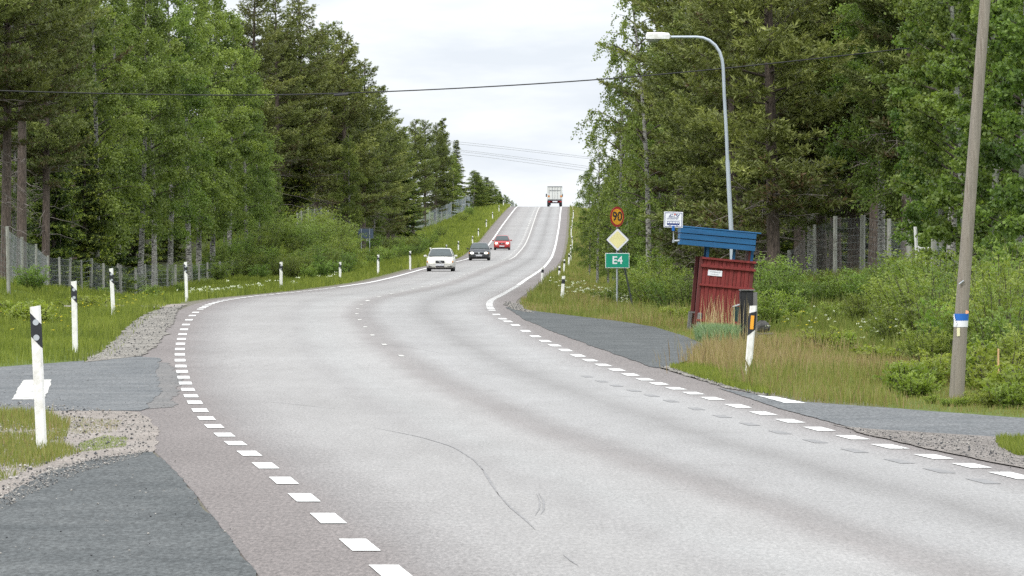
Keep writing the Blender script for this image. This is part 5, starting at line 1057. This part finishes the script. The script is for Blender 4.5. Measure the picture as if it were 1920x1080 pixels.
    if kind=='wagon':
        g=Geo(); box(g,(0,-.0,hl+.0),(.56,.06,.15),bev=.015); gr=g.obj('grille',TRIM,r_); g=Geo(); box(g,(0,-.035,hl),(.05,.02,.15)); box(g,(0,-.034,hl+.07),(.58,.016,.02)); box(g,(0,-.036,hl),(.3,.008,.028),rot=rotm('Y',R(22))); g.obj('grille_trim',CHROME,gr)
        ints=[(-.62,.2),(0,.55),(.62,.3)]
    elif kind=='sedan':
        for sd in (-1,1): g=Geo(); box(g,(sd*.22,-.0,hl),(.3,.06,.13),bev=.02); g.obj('grille',TRIM,r_)
        g=Geo(); box(g,(0,-.012,hl-.03),(.16,.06,.2),bev=.03); box(g,(0,-.0,hl+.08),(.8,.05,.025),bev=.005);box(g,(0,-.0,hl-.1),(.6,.05,.03),bev=.005); g.obj('grille_trim',CHROME,r_); ints=[(-.6,.36),(0,.6),(.6,.36)]
    else:
        g=Geo(); box(g,(0,.0,hl-.02),(.66,.06,.09),bev=.015); gr=g.obj('grille',TRIM,r_); g=Geo(); disc(g,(0,-.035,hl-.0),.06,12,thick=.01); g.obj('badge',CHROME,gr); ints=[(-.6,.26),(0,.6),(.6,.26)]
    for (x,wd) in ints: g=Geo(); box(g,(x,-.0 if x==0 else .03,.30 if kind!='sedan' else .33),(wd,.08,.07),bev=.015); g.obj('air_intake',TRIM,r_)
    g=Geo(); box(g,(0,-.035,.42),(.52,.012,.115),bev=.003); pl=g.obj('number_plate',M['sign_white'],r_); g=Geo()
    for q in range(6): box(g,(-.2+q*.075+(.03 if q>2 else 0),-.043,.42),(.03,.004,.06))
    g.obj('plate_marks',M['steel_dark'],pl)
    return r_
car(825,509,1.78,1.46,4.7,paint('cream_white_car_paint',(.56,.555,.51),.35,var=.04,spec=.4),'cream white estate car with lit headlights, nearest of the three oncoming cars','wagon','white_car')
car(898,488.5,1.78,1.47,4.6,paint('dark_grey_car_paint',(.06,.065,.072),.3,.4,var=.08,spec=.6),'dark grey car with lit headlights between the white and red cars','sedan','dark_car')
car(941,469,1.74,1.52,4.1,paint('red_car_paint',(.36,.02,.02),.3,var=.06,spec=.6),'red hatchback with lit headlights, farthest of the three oncoming cars','hatch','red_car')
def truck():
    Y=905.; X=wx(1040.5,Y); z=float(zr(Y)); r_=empty('truck',(X,Y,z),(R(.4),0,0)); tag(r_,'truck with pale grey box trailer driving away at the crest of the road','truck')
    BX=paint('trailer_grey',(.62,.63,.61),.5,var=.06,scale=1); w=2.5
    H=CZ-(349-HOR)*Y/FPX-z
    g=Geo(); box(g,(0,6.8,(H+1.05)/2),(w,13.4,H-1.05),bev=.04); g.obj('trailer_box',BX,r_)
    for sd in (-1,1):
        g=Geo(); box(g,(sd*w/4,.06,(H+1.15)/2),(w/2-.06,.06,H-1.35),bev=.015); d=g.obj('door',BX,r_)
        for k in (.35,.8): g=Geo(); tube(g,[(sd*w/2*k,-.0,1.15),(sd*w/2*k,-.0,H-.15)],.02,6); g.obj('lock_rod',M['galv'],d)
        g=Geo(); box(g,(sd*(w/2-.2),.015,1.75),(.34,.03,.3),bev=.005); g.obj('marker_panel',AMBER,r_)
        g=Geo(); box(g,(sd*(w/2+.13),12.,1.95),(.2,.2,.55),bev=.03); g.obj('mirror',TRIM,r_)
        g=Geo(); box(g,(sd*(w/2-.28),.02,.82),(.34,.08,.16),bev=.02); g.obj('tail_light',M['sign_red'],r_)
        g=Geo(); box(g,(sd*(w/2-.3),.5,.5),(.5,.03,.6)); g.obj('mudflap',TRIM,r_)
        for yy in (1.2,2.5,3.8,12.5,15.5):
            g=Geo(); a=np.arange(18)*2*PI/18; V=[(sd*(w/2-.2)+x,yy+.5*math.cos(t),.5+.5*math.sin(t)) for x in (-.17,.17) for t in a]; g.add(V,[[j,(j+1)%18,18+(j+1)%18,18+j] for j in range(18)]); g.add(V[:18],[list(range(18))[::-1]]); g.add(V[18:],[list(range(18))]); g.obj('wheel',M['rubber'],r_)
    g=Geo(); box(g,(0,.02,H-.08),(w,.1,.1)); box(g,(0,.0,H-.75),(w*.75,.05,.05)); box(g,(0,.02,1.1),(w,.1,.12)); g.obj('door_frame',M['steel_dark'],r_)
    g=Geo(); box(g,(0,.1,.62),(w*.95,.12,.12),bev=.02); g.obj('bumper',TRIM,r_)
    g=Geo(); box(g,(0,.03,.85),(.8,.04,.2)); g.obj('number_plate',M['sign_white'],r_)
    g=Geo(); box(g,(0,14.8,1.9),(w*.96,2.2,2.6),bev=.15); g.obj('cab',M['sign_red'],r_)
truck()

# ------------------------------------------------------------------ sky, sun, camera
w=bpy.data.worlds.new('World'); scn.world=w; w.use_nodes=True; nt=w.node_tree
for n_ in list(nt.nodes): nt.nodes.remove(n_)
k=N(nt); out=k.n('ShaderNodeOutputWorld'); bg=k.n('ShaderNodeBackground'); bg.inputs[1].default_value=.1
sky=k.n('ShaderNodeTexSky'); sky.sky_type='NISHITA'; sky.sun_disc=False; SE,SR=R(48),R(205)
sky.sun_elevation=SE; sky.sun_rotation=SR
tc=k.n('ShaderNodeTexCoord').outputs['Generated']; sp=k.n('ShaderNodeSeparateXYZ'); k.l(tc,sp.inputs[0])
elev=sp.outputs[2]
# overcast: zenith brighter than horizon, soft horizontally stretched cloud bands
cl=k.noise(34,6,tc,.55,stretch=(.5,.5,2.2)); cl2=k.noise(2.2,4,tc,.55,stretch=(1,1,1.6))
base=k.ramp(elev,[(0,(9.2,9.5,9.8)),(.06,(9.4,9.7,10.0)),(.35,(14.3,14.7,15.2)),(1,(25,25.5,26))])
band=k.mix(1.0,base,k.ramp(cl,[(.38,(.90,.92,.95)),(.56,(1.08,1.075,1.065))]),'MULTIPLY')
band=k.mix(1.0,band,k.ramp(cl2,[(.35,(.92,.94,.97)),(.65,(1.06,1.05,1.04))]),'MULTIPLY')
skyc=k.mix(.93,sky.outputs[0],band); k.l(skyc,bg.inputs[0]); k.l(bg.outputs[0],out.inputs[0])
su=bpy.data.lights.new('sun','SUN'); su.energy=1.5; su.angle=R(12); su.color=(1,.96,.88)
so=bpy.data.objects.new('sun',su); COL.objects.link(so)
# sun from behind-left of the camera
az=R(-150); dirv=Vector((math.sin(az)*math.cos(SE),math.cos(az)*math.cos(SE),math.sin(SE)))  # towards the sun
so.rotation_euler=dirv.to_track_quat('Z','Y').to_euler(); sky.sun_rotation=az%(2*PI)
cam=bpy.data.cameras.new('camera'); cam.lens=36*FPX/1920; cam.sensor_width=36; cam.clip_start=1; cam.clip_end=6000
co=bpy.data.objects.new('camera',cam); COL.objects.link(co); co.location=(0,0,CZ); co.rotation_euler=(PI/2-math.atan((540-HOR)/FPX),0,0); scn.camera=co
scn.view_settings.view_transform='Standard'; scn.view_settings.look='None'; scn.view_settings.exposure=.12; scn.view_settings.gamma=1
scn.cycles.max_bounces=6; scn.cycles.diffuse_bounces=3; scn.cycles.transmission_bounces=3; scn.cycles.glossy_bounces=2; scn.cycles.use_denoising=False
scn.cycles.caustics_reflective=False; scn.cycles.caustics_refractive=False
try: scn.cycles.denoiser='OPENIMAGEDENOISE'
except Exception: pass
